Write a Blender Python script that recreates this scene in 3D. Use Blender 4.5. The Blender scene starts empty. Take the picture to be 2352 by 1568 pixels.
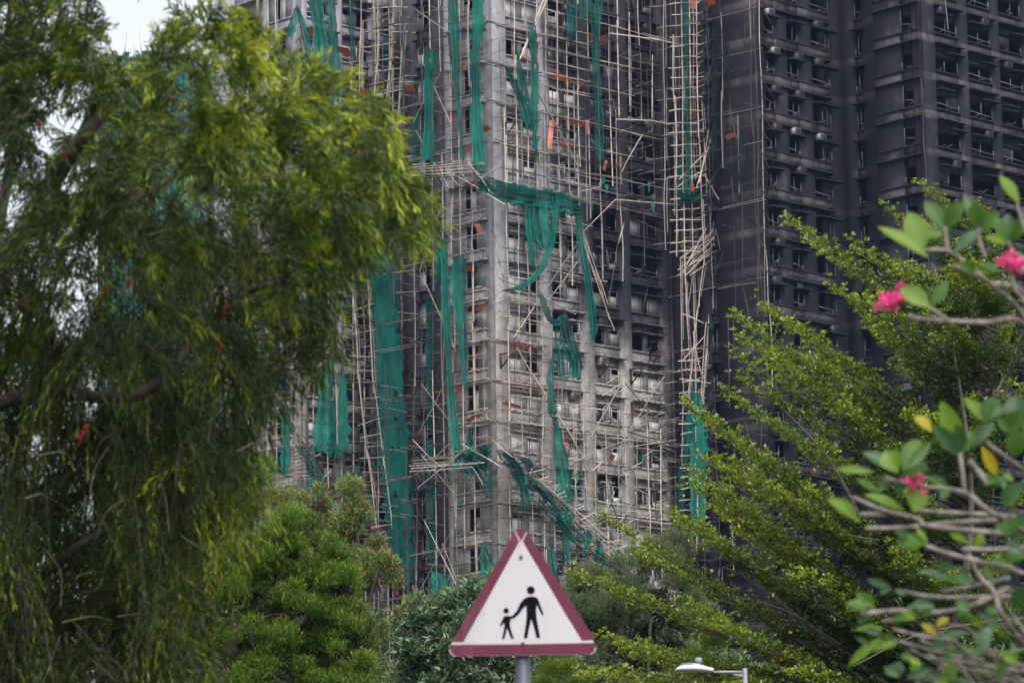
import bpy, math, random
import numpy as np
from mathutils import Vector, Matrix

random.seed(11)
RNG = np.random.default_rng(11)
scene = bpy.context.scene
COL = scene.collection

# ------------------------------------------------------------------ camera, sky, sun, exposure
FOC = 8750.0                     # focal length in pixels of a 2352 px wide frame (about 134 mm)
PITCH = math.atan((2420 - 784) / FOC)
ROLL = 0.014
EYE = 1.6
cam = bpy.data.cameras.new('camera')
cam.sensor_width = 36.0
cam.lens = 36.0 * FOC / 2352.0
cam.clip_start = 0.5
cam.clip_end = 6000.0
cam.dof.use_dof = True
cam.dof.focus_distance = 245.0
cam.dof.aperture_fstop = 9.0
camo = bpy.data.objects.new('camera', cam)
COL.objects.link(camo)
CAMROT = Matrix.Rotation(math.pi / 2 + PITCH, 3, 'X') @ Matrix.Rotation(-ROLL, 3, 'Z')
camo.matrix_world = Matrix.Translation((0, 0, EYE)) @ CAMROT.to_4x4()
scene.camera = camo

SUN_EL, SUN_AZ = math.radians(56), math.radians(166)      # azimuth clockwise from +Y (the view direction)
world = bpy.data.worlds.new('World')
scene.world = world
world.use_nodes = True
wn = world.node_tree.nodes
wl = world.node_tree.links
wn.clear()
sky = wn.new('ShaderNodeTexSky')
sky.sky_type = 'NISHITA'
sky.sun_disc = False
sky.sun_elevation = SUN_EL
sky.sun_rotation = SUN_AZ
sky.air_density = 1.0
sky.dust_density = 4.0
hs = wn.new('ShaderNodeHueSaturation')
hs.inputs['Saturation'].default_value = 0.30
bg = wn.new('ShaderNodeBackground')
bg.inputs['Strength'].default_value = 0.13
wo = wn.new('ShaderNodeOutputWorld')
wl.new(sky.outputs[0], hs.inputs['Color'])
wl.new(hs.outputs[0], bg.inputs['Color'])
wl.new(bg.outputs[0], wo.inputs['Surface'])

sun = bpy.data.lights.new('sun', 'SUN')
sun.energy = 1.5
sun.angle = math.radians(55)
sun.color = (1.0, 0.96, 0.90)
suno = bpy.data.objects.new('sun', sun)
COL.objects.link(suno)
sd = Vector((math.sin(SUN_AZ) * math.cos(SUN_EL), math.cos(SUN_AZ) * math.cos(SUN_EL), math.sin(SUN_EL)))
suno.rotation_euler = sd.to_track_quat('Z', 'Y').to_euler()
suno.location = (0, 0, 150)

vs = scene.view_settings
vs.view_transform = 'Standard'
vs.look = 'None'
vs.gamma = 1.0
vs.use_curve_mapping = False
vs.exposure = 1.15
scene.cycles.max_bounces = 6
scene.cycles.diffuse_bounces = 3
scene.cycles.glossy_bounces = 2
scene.cycles.transmission_bounces = 4
scene.cycles.transparent_max_bounces = 12

# ------------------------------------------------------------------ helpers
def ray(px, py):
    return CAMROT @ Vector(((px - 1176) / FOC, -(py - 784) / FOC, -1))

def at(px, py, Y):
    """the point of the place seen at (px, py) of the 2352x1568 view, Y metres away"""
    d = ray(px, py)
    return d * (Y / d.y) + Vector((0, 0, EYE))

def tag(o, label=None, cat=None, group=None, kind=None):
    if label: o['label'] = label
    if cat: o['category'] = cat
    if group: o['group'] = group
    if kind: o['kind'] = kind
    return o

def link(o, parent=None):
    COL.objects.link(o)
    if parent is not None:
        o.parent = parent
    return o

def empty(name, loc=(0, 0, 0), rz=0.0):
    o = bpy.data.objects.new(name, None)
    o.location = loc
    o.rotation_euler = (0, 0, rz)
    o.empty_display_size = 0.3
    return link(o)

def fast_mesh(name, verts, faces, mats, fmat=None, attrs=None, smooth=False):
    """verts (n,3); faces (m,k) array of one k"""
    me = bpy.data.meshes.new(name)
    verts = np.asarray(verts, dtype=np.float32)
    faces = np.asarray(faces, dtype=np.int32)
    m, k = faces.shape
    me.vertices.add(len(verts))
    me.vertices.foreach_set('co', verts.ravel())
    me.loops.add(m * k)
    me.loops.foreach_set('vertex_index', faces.ravel())
    me.polygons.add(m)
    me.polygons.foreach_set('loop_start', np.arange(0, m * k, k, dtype=np.int32))
    me.polygons.foreach_set('loop_total', np.full(m, k, dtype=np.int32))
    if fmat is not None:
        me.polygons.foreach_set('material_index', np.asarray(fmat, dtype=np.int32))
    if smooth:
        me.polygons.foreach_set('use_smooth', np.ones(m, dtype=bool))
    for mt in (mats if isinstance(mats, (list, tuple)) else [mats]):
        me.materials.append(mt)
    if attrs:
        for an, av in attrs.items():
            a = me.attributes.new(an, 'FLOAT', 'FACE')
            a.data.foreach_set('value', np.asarray(av, dtype=np.float32))
    me.update(calc_edges=True)
    me.validate()
    return me

def obj(name, me, parent=None, loc=None, rot=None, scale=None):
    o = bpy.data.objects.new(name, me)
    if loc is not None: o.location = loc
    if rot is not None: o.rotation_euler = rot
    if scale is not None: o.scale = scale
    return link(o, parent)

BOXF = np.array([[0, 3, 2, 1], [4, 5, 6, 7], [0, 1, 5, 4], [1, 2, 6, 5], [2, 3, 7, 6], [3, 0, 4, 7]])

class Boxes:
    """collects boxes (any orientation) and builds one mesh"""
    def __init__(self):
        self.v, self.f, self.m = [], [], []
        self.n = 0
    def add(self, x0, x1, y0, y1, z0, z1, mat=0, jit=0.0, rot=None, piv=None):
        c = np.array([[x0, y0, z0], [x1, y0, z0], [x1, y1, z0], [x0, y1, z0],
                      [x0, y0, z1], [x1, y0, z1], [x1, y1, z1], [x0, y1, z1]], dtype=float)
        if jit:
            c += RNG.normal(0, jit, c.shape)
        if rot is not None:
            R = np.array(rot)
            p = np.array(piv) if piv is not None else c.mean(0)
            c = (c - p) @ R.T + p
        self.v.append(c)
        self.f.append(BOXF + self.n)
        self.m += [mat] * 6
        self.n += 8
    def bar(self, a, b, w, h=None, mat=0):
        a = np.array(a, float); b = np.array(b, float); h = h or w
        d = b - a
        L = np.linalg.norm(d); d = d / L
        up = np.array([0, 0, 1.0]) if abs(d[2]) < .9 else np.array([1.0, 0, 0])
        s = np.cross(d, up); s /= np.linalg.norm(s); t = np.cross(s, d)
        c = []
        for p in (a, b):
            for (i, j) in ((-1, -1), (1, -1), (1, 1), (-1, 1)):
                c.append(p + s * i * w / 2 + t * j * h / 2)
        self.v.append(np.array(c)); self.f.append(BOXF + self.n); self.m += [mat] * 6; self.n += 8
    def mesh(self, name, mats):
        return fast_mesh(name, np.concatenate(self.v), np.concatenate(self.f), mats, self.m)
    def build(self, name, mats, parent=None, **k):
        return obj(name, self.mesh(name, mats), parent, **k)

def catmull(pts, n):
    P = [Vector(p) for p in pts]
    P = [P[0] * 2 - P[1]] + P + [P[-1] * 2 - P[-2]]
    out = []
    for i in range(1, len(P) - 2):
        for k in range(n):
            t = k / n
            a, b, c, d = P[i - 1], P[i], P[i + 1], P[i + 2]
            out.append(0.5 * ((2 * b) + (c - a) * t + (2 * a - 5 * b + 4 * c - d) * t * t + (3 * b - a - 3 * c + d) * t ** 3))
    out.append(P[-2])
    return out

class Tubes:
    def __init__(self, sides=6):
        self.v, self.f, self.n, self.s = [], [], 0, sides
    def add(self, pts, radii):
        s = self.s
        pts = [np.array(p, float) for p in pts]
        m = len(pts)
        if np.isscalar(radii): radii = [radii] * m
        t0 = pts[1] - pts[0]
        ref = np.array([0.3, 0.2, 1.0]) if abs(t0[2]) < np.linalg.norm(t0) * .9 else np.array([1.0, 0.3, 0])
        ring = []
        for i in range(m):
            t = pts[min(i + 1, m - 1)] - pts[max(i - 1, 0)]
            t = t / (np.linalg.norm(t) + 1e-9)
            a = np.cross(t, ref); a /= (np.linalg.norm(a) + 1e-9)
            b = np.cross(a, t)
            for k in range(s):
                q = 2 * math.pi * k / s
                ring.append(pts[i] + (a * math.cos(q) + b * math.sin(q)) * radii[i])
        self.v.append(np.array(ring))
        f = []
        for i in range(m - 1):
            for k in range(s):
                k2 = (k + 1) % s
                f.append([self.n + i * s + k, self.n + i * s + k2, self.n + (i + 1) * s + k2, self.n + (i + 1) * s + k])
        for base in (0, (m - 1) * s):          # close both ends with quads
            for k in range(1, s - 1, 2):
                f.append([self.n + base, self.n + base + k, self.n + base + k + 1, self.n + base + min(k + 2, s - 1)])
        self.f.append(np.array(f)); self.n += m * s
    def build(self, name, mat, parent=None):
        f = np.concatenate(self.f)
        return obj(name, fast_mesh(name, np.concatenate(self.v), f, mat, smooth=True), parent)

# ------------------------------------------------------------------ materials
class NB:
    """small node builder"""
    def __init__(self, name):
        self.m = bpy.data.materials.new(name)
        self.m.use_nodes = True
        self.nt = self.m.node_tree
        self.nt.nodes.clear()
        self.out = self.nt.nodes.new('ShaderNodeOutputMaterial')
    def n(self, t, **kw):
        x = self.nt.nodes.new(t)
        for k, v in kw.items():
            setattr(x, k, v)
        return x
    def set(self, sock, v):
        if isinstance(v, bpy.types.NodeSocket):
            self.nt.links.new(v, sock)
        else:
            sock.default_value = v
    def math(self, op, a, b=None, c=None, clamp=False):
        x = self.n('ShaderNodeMath', operation=op, use_clamp=clamp)
        self.set(x.inputs[0], a)
        if b is not None: self.set(x.inputs[1], b)
        if c is not None: self.set(x.inputs[2], c)
        return x.outputs[0]
    def smooth(self, v, a, b):
        x = self.n('ShaderNodeMapRange', interpolation_type='SMOOTHSTEP')
        self.set(x.inputs[0], v)
        x.inputs[1].default_value = a; x.inputs[2].default_value = b
        return x.outputs[0]
    def pos(self):
        return self.n('ShaderNodeNewGeometry').outputs['Position']
    def dot(self, v, d, off=0.0):
        x = self.n('ShaderNodeVectorMath', operation='DOT_PRODUCT')
        self.set(x.inputs[0], v); x.inputs[1].default_value = d
        return self.math('SUBTRACT', x.outputs['Value'], off)
    def scaled(self, v, s):
        x = self.n('ShaderNodeVectorMath', operation='MULTIPLY')
        self.set(x.inputs[0], v); x.inputs[1].default_value = s
        return x.outputs[0]
    def noise(self, v, scale, detail=4.0, rough=0.6):
        x = self.n('ShaderNodeTexNoise')
        self.set(x.inputs['Vector'], v)
        x.inputs['Scale'].default_value = scale
        x.inputs['Detail'].default_value = detail
        x.inputs['Roughness'].default_value = rough
        return x.outputs['Fac']
    def mix(self, f, a, b, mode='MIX'):
        x = self.n('ShaderNodeMix', data_type='RGBA', blend_type=mode)
        self.set(x.inputs[0], f)
        self.set(x.inputs[6], a if isinstance(a, bpy.types.NodeSocket) else (*a, 1))
        self.set(x.inputs[7], b if isinstance(b, bpy.types.NodeSocket) else (*b, 1))
        return x.outputs[2]
    def bsdf(self, color, rough=0.8, spec=0.3, metal=0.0, bump=None, bstr=0.3, bdist=0.02):
        x = self.n('ShaderNodeBsdfPrincipled')
        self.set(x.inputs['Base Color'], color if isinstance(color, bpy.types.NodeSocket) else (*color, 1))
        self.set(x.inputs['Roughness'], rough)
        x.inputs['Specular IOR Level'].default_value = spec
        x.inputs['Metallic'].default_value = metal
        if bump is not None:
            b = self.n('ShaderNodeBump')
            b.inputs['Strength'].default_value = bstr
            b.inputs['Distance'].default_value = bdist
            self.set(b.inputs['Height'], bump)
            self.nt.links.new(b.outputs[0], x.inputs['Normal'])
        return x.outputs[0]
    def done(self, sh):
        self.nt.links.new(sh, self.out.inputs['Surface'])
        return self.m

def simple_mat(name, col, rough=0.7, var=0.25, scale=2.0, spec=0.3, metal=0.0):
    b = NB(name)
    p = b.pos()
    f = b.noise(p, scale, 5, .65)
    f = b.smooth(f, .3, .7)
    c = b.mix(f, tuple(x * (1 - var) for x in col), tuple(min(1, x * (1 + var)) for x in col))
    return b.done(b.bsdf(c, rough, spec, metal))

def leaf_mat(name, dark, mid, young_lit, trans=0.3, rough=0.45, spec=0.35):
    """colour by attribute tint: leaf age, a random part, and light painted on crown tops"""
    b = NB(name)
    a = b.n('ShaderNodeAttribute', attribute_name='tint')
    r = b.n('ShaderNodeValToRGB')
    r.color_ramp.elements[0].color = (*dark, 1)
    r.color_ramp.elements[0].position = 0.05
    r.color_ramp.elements[1].color = (*young_lit, 1)
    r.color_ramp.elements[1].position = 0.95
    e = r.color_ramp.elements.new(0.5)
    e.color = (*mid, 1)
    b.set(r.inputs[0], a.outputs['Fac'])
    pb = b.bsdf(r.outputs[0], rough, spec)
    tr = b.n('ShaderNodeBsdfTranslucent')
    g = b.n('ShaderNodeHueSaturation')
    g.inputs['Saturation'].default_value = 1.15
    g.inputs['Value'].default_value = 1.5
    b.set(g.inputs['Color'], r.outputs[0])
    b.set(tr.inputs['Color'], g.outputs[0])
    ms = b.n('ShaderNodeMixShader')
    ms.inputs[0].default_value = trans
    b.nt.links.new(pb, ms.inputs[1])
    b.nt.links.new(tr.outputs[0], ms.inputs[2])
    return b.done(ms.outputs[0])

# ------------------------------------------------------------------ the plan of the towers
TH = math.radians(44)
U = Vector((math.cos(TH), math.sin(TH), 0))        # along the broad faces, away to the right
W = Vector((-math.sin(TH), math.cos(TH), 0))       # along the narrow faces, away to the left
C1 = at(1130, 750, 248.0)
SILL1 = C1.z                                        # a window sill height of the grey tower
C1.z = 0
FH = 2.7                                            # storey height
Y3 = 252.0
for _ in range(30):
    c = at(1750, 164, Y3)
    Y3 += (17.9 - (c - C1).dot(U)) * 0.8
C3 = at(1750, 164, Y3)
SILL2 = C3.z
C3.z = 0
C4 = C3 + U * 7.9 - W * 7.55
TOP = 84.0

class Face:
    """a vertical wall plane: local x from left to right seen from outside, y into the building"""
    def __init__(self, O, kind, length):
        self.O, self.len = O.copy(), length
        self.ang = TH if kind == 'R' else TH - math.pi / 2
        self.x = Vector((math.cos(self.ang), math.sin(self.ang), 0))
        self.y = Vector((-math.sin(self.ang), math.cos(self.ang), 0))
    def pt(self, s, z, off=0.0):
        q = self.O + self.x * s - self.y * off
        return Vector((q.x, q.y, z))
    def inv(self, px, py, off=0.0):
        d = ray(px, py); e = Vector((0, 0, EYE))
        P0 = self.O - self.y * off
        t = (P0 - e).dot(self.y) / d.dot(self.y)
        return e + d * t
    def s(self, px, py=784):
        return (self.inv(px, py) - self.O).dot(self.x)

F_R = Face(C1, 'R', 17.2)
F_L = Face(C1 + W * 4.4, 'L', 4.4)
F_REC = Face(C1 + U * 6.6 + W * 16.3, 'L', 11.9)
C2 = C1 + W * 16.3 - U * 2.8
F_R2 = Face(C2, 'R', 9.4)
F_L2 = Face(C2 + W * 9, 'L', 9.0)
F_L3 = Face(C3 + W * 10.5, 'L', 10.5)
F_R3 = Face(C3, 'R', 7.0)
F_R3B = Face(C3 + U * 7.0 + W * 1.2, 'R', 2.8)
F_REC2 = Face(C3 + U * 9.8 + W * 1.2, 'L', 4.6)
F_L4 = Face(C4 + W * 4.15, 'L', 4.15)
F_R4 = Face(C4, 'R', 18.0)
# ------------------------------------------------------------------ materials of the place
def concrete_grey():
    b = NB('concrete_grey')
    p = b.pos()
    s = b.dot(p, U, C1.dot(U)); t = b.dot(p, W, C1.dot(W))
    z = b.dot(p, Vector((0, 0, 1)))
    big = b.noise(p, 0.35, 4, .6)
    fine = b.noise(p, 2.2, 6, .7)
    streak = b.noise(b.scaled(p, (1.6, 1.6, .12)), 1.0, 5, .65)
    streak2 = b.noise(b.scaled(p, (5, 5, .35)), 1.0, 4, .6)
    hgt = b.smooth(z, 45, 56)
    lo = b.mix(b.smooth(fine, .3, .72), (.225, .204, .196), (.375, .347, .336))
    hi = b.mix(b.smooth(fine, .3, .72), (.235, .234, .262), (.345, .344, .382))
    c = b.mix(hgt, lo, hi)
    # casting lifts: faint darker joints
    c = b.mix(b.math('MULTIPLY', b.smooth(streak2, .5, .75), .5), c, (.17, .155, .15))
    c = b.mix(b.math('MULTIPLY', b.smooth(streak, .54, .78), .55), c, (.10, .09, .093))
    # old bolt holes and chips
    vo = b.n('ShaderNodeTexVoronoi'); vo.inputs['Scale'].default_value = 1.15
    b.set(vo.inputs['Vector'], p)
    hole = b.math('SUBTRACT', 1.0, b.smooth(vo.outputs['Distance'], .075, .10))
    c = b.mix(b.math('MULTIPLY', hole, .85), c, (.05, .045, .045))
    # soot of the fire: heavy to the upper right of the broad face, in the recess and round the left wing's inner end
    wob = b.math('MULTIPLY', b.math('SUBTRACT', big, .5), 9.0)
    wob2 = b.math('MULTIPLY', b.math('SUBTRACT', streak, .5), 6.0)
    s2 = b.math('ADD', b.math('ADD', s, wob), wob2)
    edge = b.math('ADD', s2, b.math('MULTIPLY', b.smooth(z, 58, 70), 2.2))
    m1 = b.math('MULTIPLY', b.smooth(edge, 4.8, 9.8), b.smooth(b.math('ADD', z, wob), 46.0, 51.5))
    right = b.math('MULTIPLY', b.smooth(s2, 15.6, 17.6), .82)
    m1 = b.math('MAXIMUM', m1, right)
    base = b.math('MULTIPLY', b.smooth(z, 49, 60), .16)
    m1 = b.math('MAXIMUM', m1, base)
    blot = b.math('MULTIPLY', b.smooth(b.math('ADD', big, b.math('MULTIPLY', b.math('SUBTRACT', streak, .5), .5)), .56, .74), .42)
    m1 = b.math('MAXIMUM', m1, blot)
    rec = b.math('MULTIPLY', b.smooth(t, 4.5, 5.5), b.math('SUBTRACT', 1.0, b.smooth(t, 15.8, 16.2)))
    m1 = b.math('MAXIMUM', m1, b.math('MULTIPLY', rec, .9))
    wing = b.math('MULTIPLY', b.smooth(t, 15.9, 16.2), b.smooth(s2, -1.0, 6.0))
    m1 = b.math('MAXIMUM', m1, b.math('MULTIPLY', wing, .62))
    m1 = b.math('MULTIPLY', m1, .96)
    soot = b.mix(b.smooth(fine, .3, .8), (.007, .007, .011), (.020, .018, .0235))
    c = b.mix(m1, c, soot)
    return b.done(b.bsdf(c, .92, .15, bump=fine, bstr=.5, bdist=.05))

def concrete_burnt():
    b = NB('concrete_burnt')
    p = b.pos()
    z = b.dot(p, Vector((0, 0, 1)), SILL2)
    s = b.dot(p, U, C3.dot(U)); t = b.dot(p, W, C3.dot(W))
    big = b.noise(p, 0.33, 5, .62)
    fine = b.noise(p, 2.6, 6, .7)
    streak = b.noise(b.scaled(p, (2.0, 2.0, .15)), 1.0, 5, .65)
    fr = b.math('FRACT', b.math('DIVIDE', z, FH))
    # flames licked up from every opening: below a sill the plaster stayed paler
    lick = b.math('MULTIPLY', b.smooth(fr, .72, .88), b.math('SUBTRACT', 1.0, b.smooth(fr, .97, 1.0)))
    pale = b.math('MULTIPLY', lick, b.smooth(big, .34, .55))
    pale = b.math('MAXIMUM', pale, b.math('MULTIPLY', b.smooth(big, .50, .78), .75))
    c = b.mix(b.smooth(fine, .3, .75), (.0055, .0058, .0105), (.0145, .0135, .019))
    c2 = b.mix(b.smooth(fine, .3, .75), (.040, .034, .039), (.085, .071, .073))
    c = b.mix(pale, c, c2)
    c = b.mix(b.math('MULTIPLY', b.smooth(streak, .5, .72), .8), c, (.008, .0075, .011))
    # the inner corners are darker
    inner = b.math('MULTIPLY', b.smooth(t, 2.6, 4.4), 1.0)
    c = b.mix(b.math('MULTIPLY', inner, .75), c, (.013, .012, .017))
    rr = b.math('MULTIPLY', b.smooth(s, 6.6, 8.0), b.smooth(t, -5.0, -2.6))
    c = b.mix(b.math('MULTIPLY', rr, b.smooth(big, .40, .62)), c, (.012, .0115, .017))
    return b.done(b.bsdf(c, .9, .2, bump=fine, bstr=.5, bdist=.05))

M_CON = concrete_grey()
M_BURN = concrete_burnt()
M_CORE = simple_mat('charred_interior', (.035, .032, .034), .95, .5, 1.2)
M_SLABEDGE = simple_mat('slab_concrete', (.31, .285, .275), .9, .35, 3.0)
M_SLABSOOT = simple_mat('slab_sooted', (.013, .0125, .0165), .9, .5, 3.0)
M_ALU = simple_mat('window_aluminium', (.42, .42, .43), .5, .3, 4.0)
M_ALUDARK = simple_mat('window_aluminium_sooted', (.10, .095, .10), .6, .5, 4.0)
M_ASH = simple_mat('burnt_frame_ash', (.15, .15, .175), .8, .45, 3.0)
M_BOARD = simple_mat('white_board', (.62, .60, .59), .7, .12, 1.5)
M_BOARDS = simple_mat('sooted_board', (.20, .19, .19), .8, .45, 2.0)
M_GLASS = simple_mat('dark_glass', (.035, .04, .048), .12, .3, 1.0, spec=.5)
M_ACBOX = simple_mat('air_conditioner_casing', (.22, .21, .21), .6, .3, 5.0)
M_ACBURN = simple_mat('air_conditioner_burnt', (.055, .05, .05), .8, .5, 5.0)
M_GRILLE = simple_mat('air_conditioner_grille', (.02, .02, .022), .8, .3, 8.0)
M_STEEL = simple_mat('rusty_bracket_steel', (.055, .022, .022), .7, .3, 5.0)

# ------------------------------------------------------------------ window and slab meshes (shared between floors)
MESHES = {}
def cached(key, fn):
    if key not in MESHES:
        MESHES[key] = fn()
    return MESHES[key]

WH = 1.20        # height of a window, sill to ledge
NH = 1.84        # sill to hood

def frame_mesh(w, h, lights, mat, kind):
    def mk():
        b = Boxes()
        t = .06
        rs = random.Random(int(w * 100) + lights * 7 + len(kind))
        b.add(0, w, .10, .16, 0, t); b.add(0, w, .10, .16, h - t, h)
        b.add(0, t, .101, .159, t, h - t); b.add(w - t, w, .101, .159, t, h - t)
        for i in range(1, lights):
            x = w * i / lights
            b.add(x - t / 2, x + t / 2, .102, .158, t, h - t)
        if kind == 'case':
            for i in range(lights):
                x0 = w * i / lights + .05; x1 = w * (i + 1) / lights - .05
                b.add(x0, x1, .07, .10, h * .30, h * .30 + .05)
        return b.mesh('window', mat)
    return cached(('fr', round(w, 2), round(h, 2), lights, mat.name, kind), mk)

def sash_mesh(w, h, mat):
    def mk():
        b = Boxes(); t = .055
        b.add(0, w, -.02, .02, 0, t); b.add(0, w, -.02, .02, h - t, h)
        b.add(0, t, -.019, .019, t, h - t); b.add(w - t, w, -.019, .019, t, h - t)
        return b.mesh('sash', mat)
    return cached(('sash', round(w, 2), round(h, 2), mat.name), mk)

def ruin_mesh(w, h, seed):
    def mk():
        b = Boxes(); rs = random.Random(seed * 31 + int(w * 10)); t = .045
        b.add(0, w, .10, .15, 0, t)
        hl = h * rs.uniform(.3, 1.0); hr = h * rs.uniform(.3, 1.0)
        b.add(0, t, .10, .15, t, hl); b.add(w - t, w, .10, .15, t, hr)
        if rs.random() < .7:
            x = w * rs.uniform(.4, .6)
            b.bar((x, .12, t), (x + rs.uniform(-.1, .1), .11, h * rs.uniform(.5, 1)), t)
        for _ in range(rs.randint(1, 2)):
            x = w * rs.uniform(.1, .8); l = rs.uniform(.25, .6)
            a = rs.uniform(-.6, .9)
            b.bar((x, .08, .08 + rs.random() * .12), (x + l * math.cos(a), .05, .1 + l * abs(math.sin(a))), .03)
        if rs.random() < .6:
            b.bar((.05, .12, h * .35), (w * .95, .1, h * .25), .04)
        return b.mesh('window', [M_ASH])
    return cached(('ruin', round(w, 2), round(h, 2), seed), mk)

def plate_mesh(name, w, d0, d1, h, mat, rough=0.012):
    def mk():
        b = Boxes()
        n = max(2, int(w / .6))
        for i in range(n):       # a slab with a slightly broken front edge
            e = d0 + RNG.uniform(0, rough * 3)
            b.add(w * i / n, w * (i + 1) / n, e, d1, RNG.uniform(0, rough * .5), h)
        return b.mesh(name, mat)
    return cached((name, round(w, 2), d0, d1, h, mat.name), mk)

def box_mesh(name, w, y0, y1, h, mat):
    def mk():
        b = Boxes(); b.add(0, w, y0, y1, 0, h)
        return b.mesh(name, mat)
    return cached((name, round(w, 2), y0, y1, round(h, 2), mat.name), mk)

def aircon_mesh(mat):
    def mk():
        b = Boxes()
        b.add(0, .66, -.42, .12, 0, .44)
        for i in range(7):
            b.add(.06, .60, -.435, -.4202, .05 + i * .052, .078 + i * .052, 1)
        b.add(0, .66, -.432, -.4203, .41, .44)
        return b.mesh('air_conditioner', [mat, M_GRILLE])
    return cached(('ac', mat.name), mk)

def place(face, name, me, s, z, parent, off=0.0):
    return obj(name, me, parent, loc=face.pt(s, z, off), rot=(0, 0, face.ang))

def facade(face, parent, bays, sill0, mat, slabmat, win, zvis=(22.0, 74.0), band=False, ztop=TOP, rec=.045, niche=0, pier=False):
    """one wall: piers full height, spandrels between them, then sills, hoods, ledges and windows floor by floor"""
    wall = Boxes()
    k0 = -int((sill0 - .4) / FH)
    k1 = int((ztop - sill0) / FH)
    edges = [0.0]
    for bay in bays:
        edges += [bay[0], bay[1]]
    edges.append(face.len)
    for i in range(0, len(edges), 2):
        a, b_ = edges[i], edges[i + 1]
        if b_ - a > .02:
            wall.add(a, b_, 0, .32, 0, ztop)
    for bi, bay in enumerate(bays):
        s0, s1 = bay[0], bay[1]
        opens = bay[2] if len(bay) > 2 else [(s0, s1)]
        if pier and s1 - s0 > 1.9 and len(opens) == 1:
            md = (s0 + s1) / 2
            opens = [(s0 + .05, md - .21), (md + .21, s1 - .05)]
        zlast = 0.0
        for k in range(k0, k1 + 1):
            zs = sill0 + k * FH
            wall.add(s0, s1, rec, .30, zlast, zs)
            q = s0
            for (o0, o1) in opens:
                if o0 - q > .02: wall.add(q, o0, rec + .02, .30, zs, zs + NH)
                q = o1
            if s1 - q > .02: wall.add(q, s1, rec + .02, .30, zs, zs + NH)
            zlast = zs + NH
            vis = zvis[0] < zs < zvis[1]
            if niche and RW.random() < niche:
                wall.add(s0, s1, .20, .30, zs + WH + .02, zs + NH)
            if not band:
                hm = plate_mesh('hood', s1 - s0 + .30, -.42, -.004, .12, slabmat)
                sm = plate_mesh('window_sill', s1 - s0 + .06, -.07, rec - .004, .11, slabmat)
                if vis:
                    place(face, 'hood', hm, s0 - .02, zs + NH, parent)
                    place(face, 'window_sill', sm, s0 - .03, zs - .11, parent)
            else:
                hm = plate_mesh('hood', face.len, -.22, -.004, .12, slabmat)
                sm = plate_mesh('window_sill', face.len, -.06, -.004, .10, slabmat)
                if vis and bi == 0:
                    place(face, 'hood', hm, 0, zs + NH, parent)
                    place(face, 'window_sill', sm, 0, zs - .10, parent)
            if vis:
                win(face, parent, bi, bay, k, zs, opens)
        wall.add(s0, s1, rec, .30, zlast, ztop)
    return wall.build('facade_wall', mat, parent, loc=face.pt(0, 0), rot=(0, 0, face.ang))

RW = random.Random(5)

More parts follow.
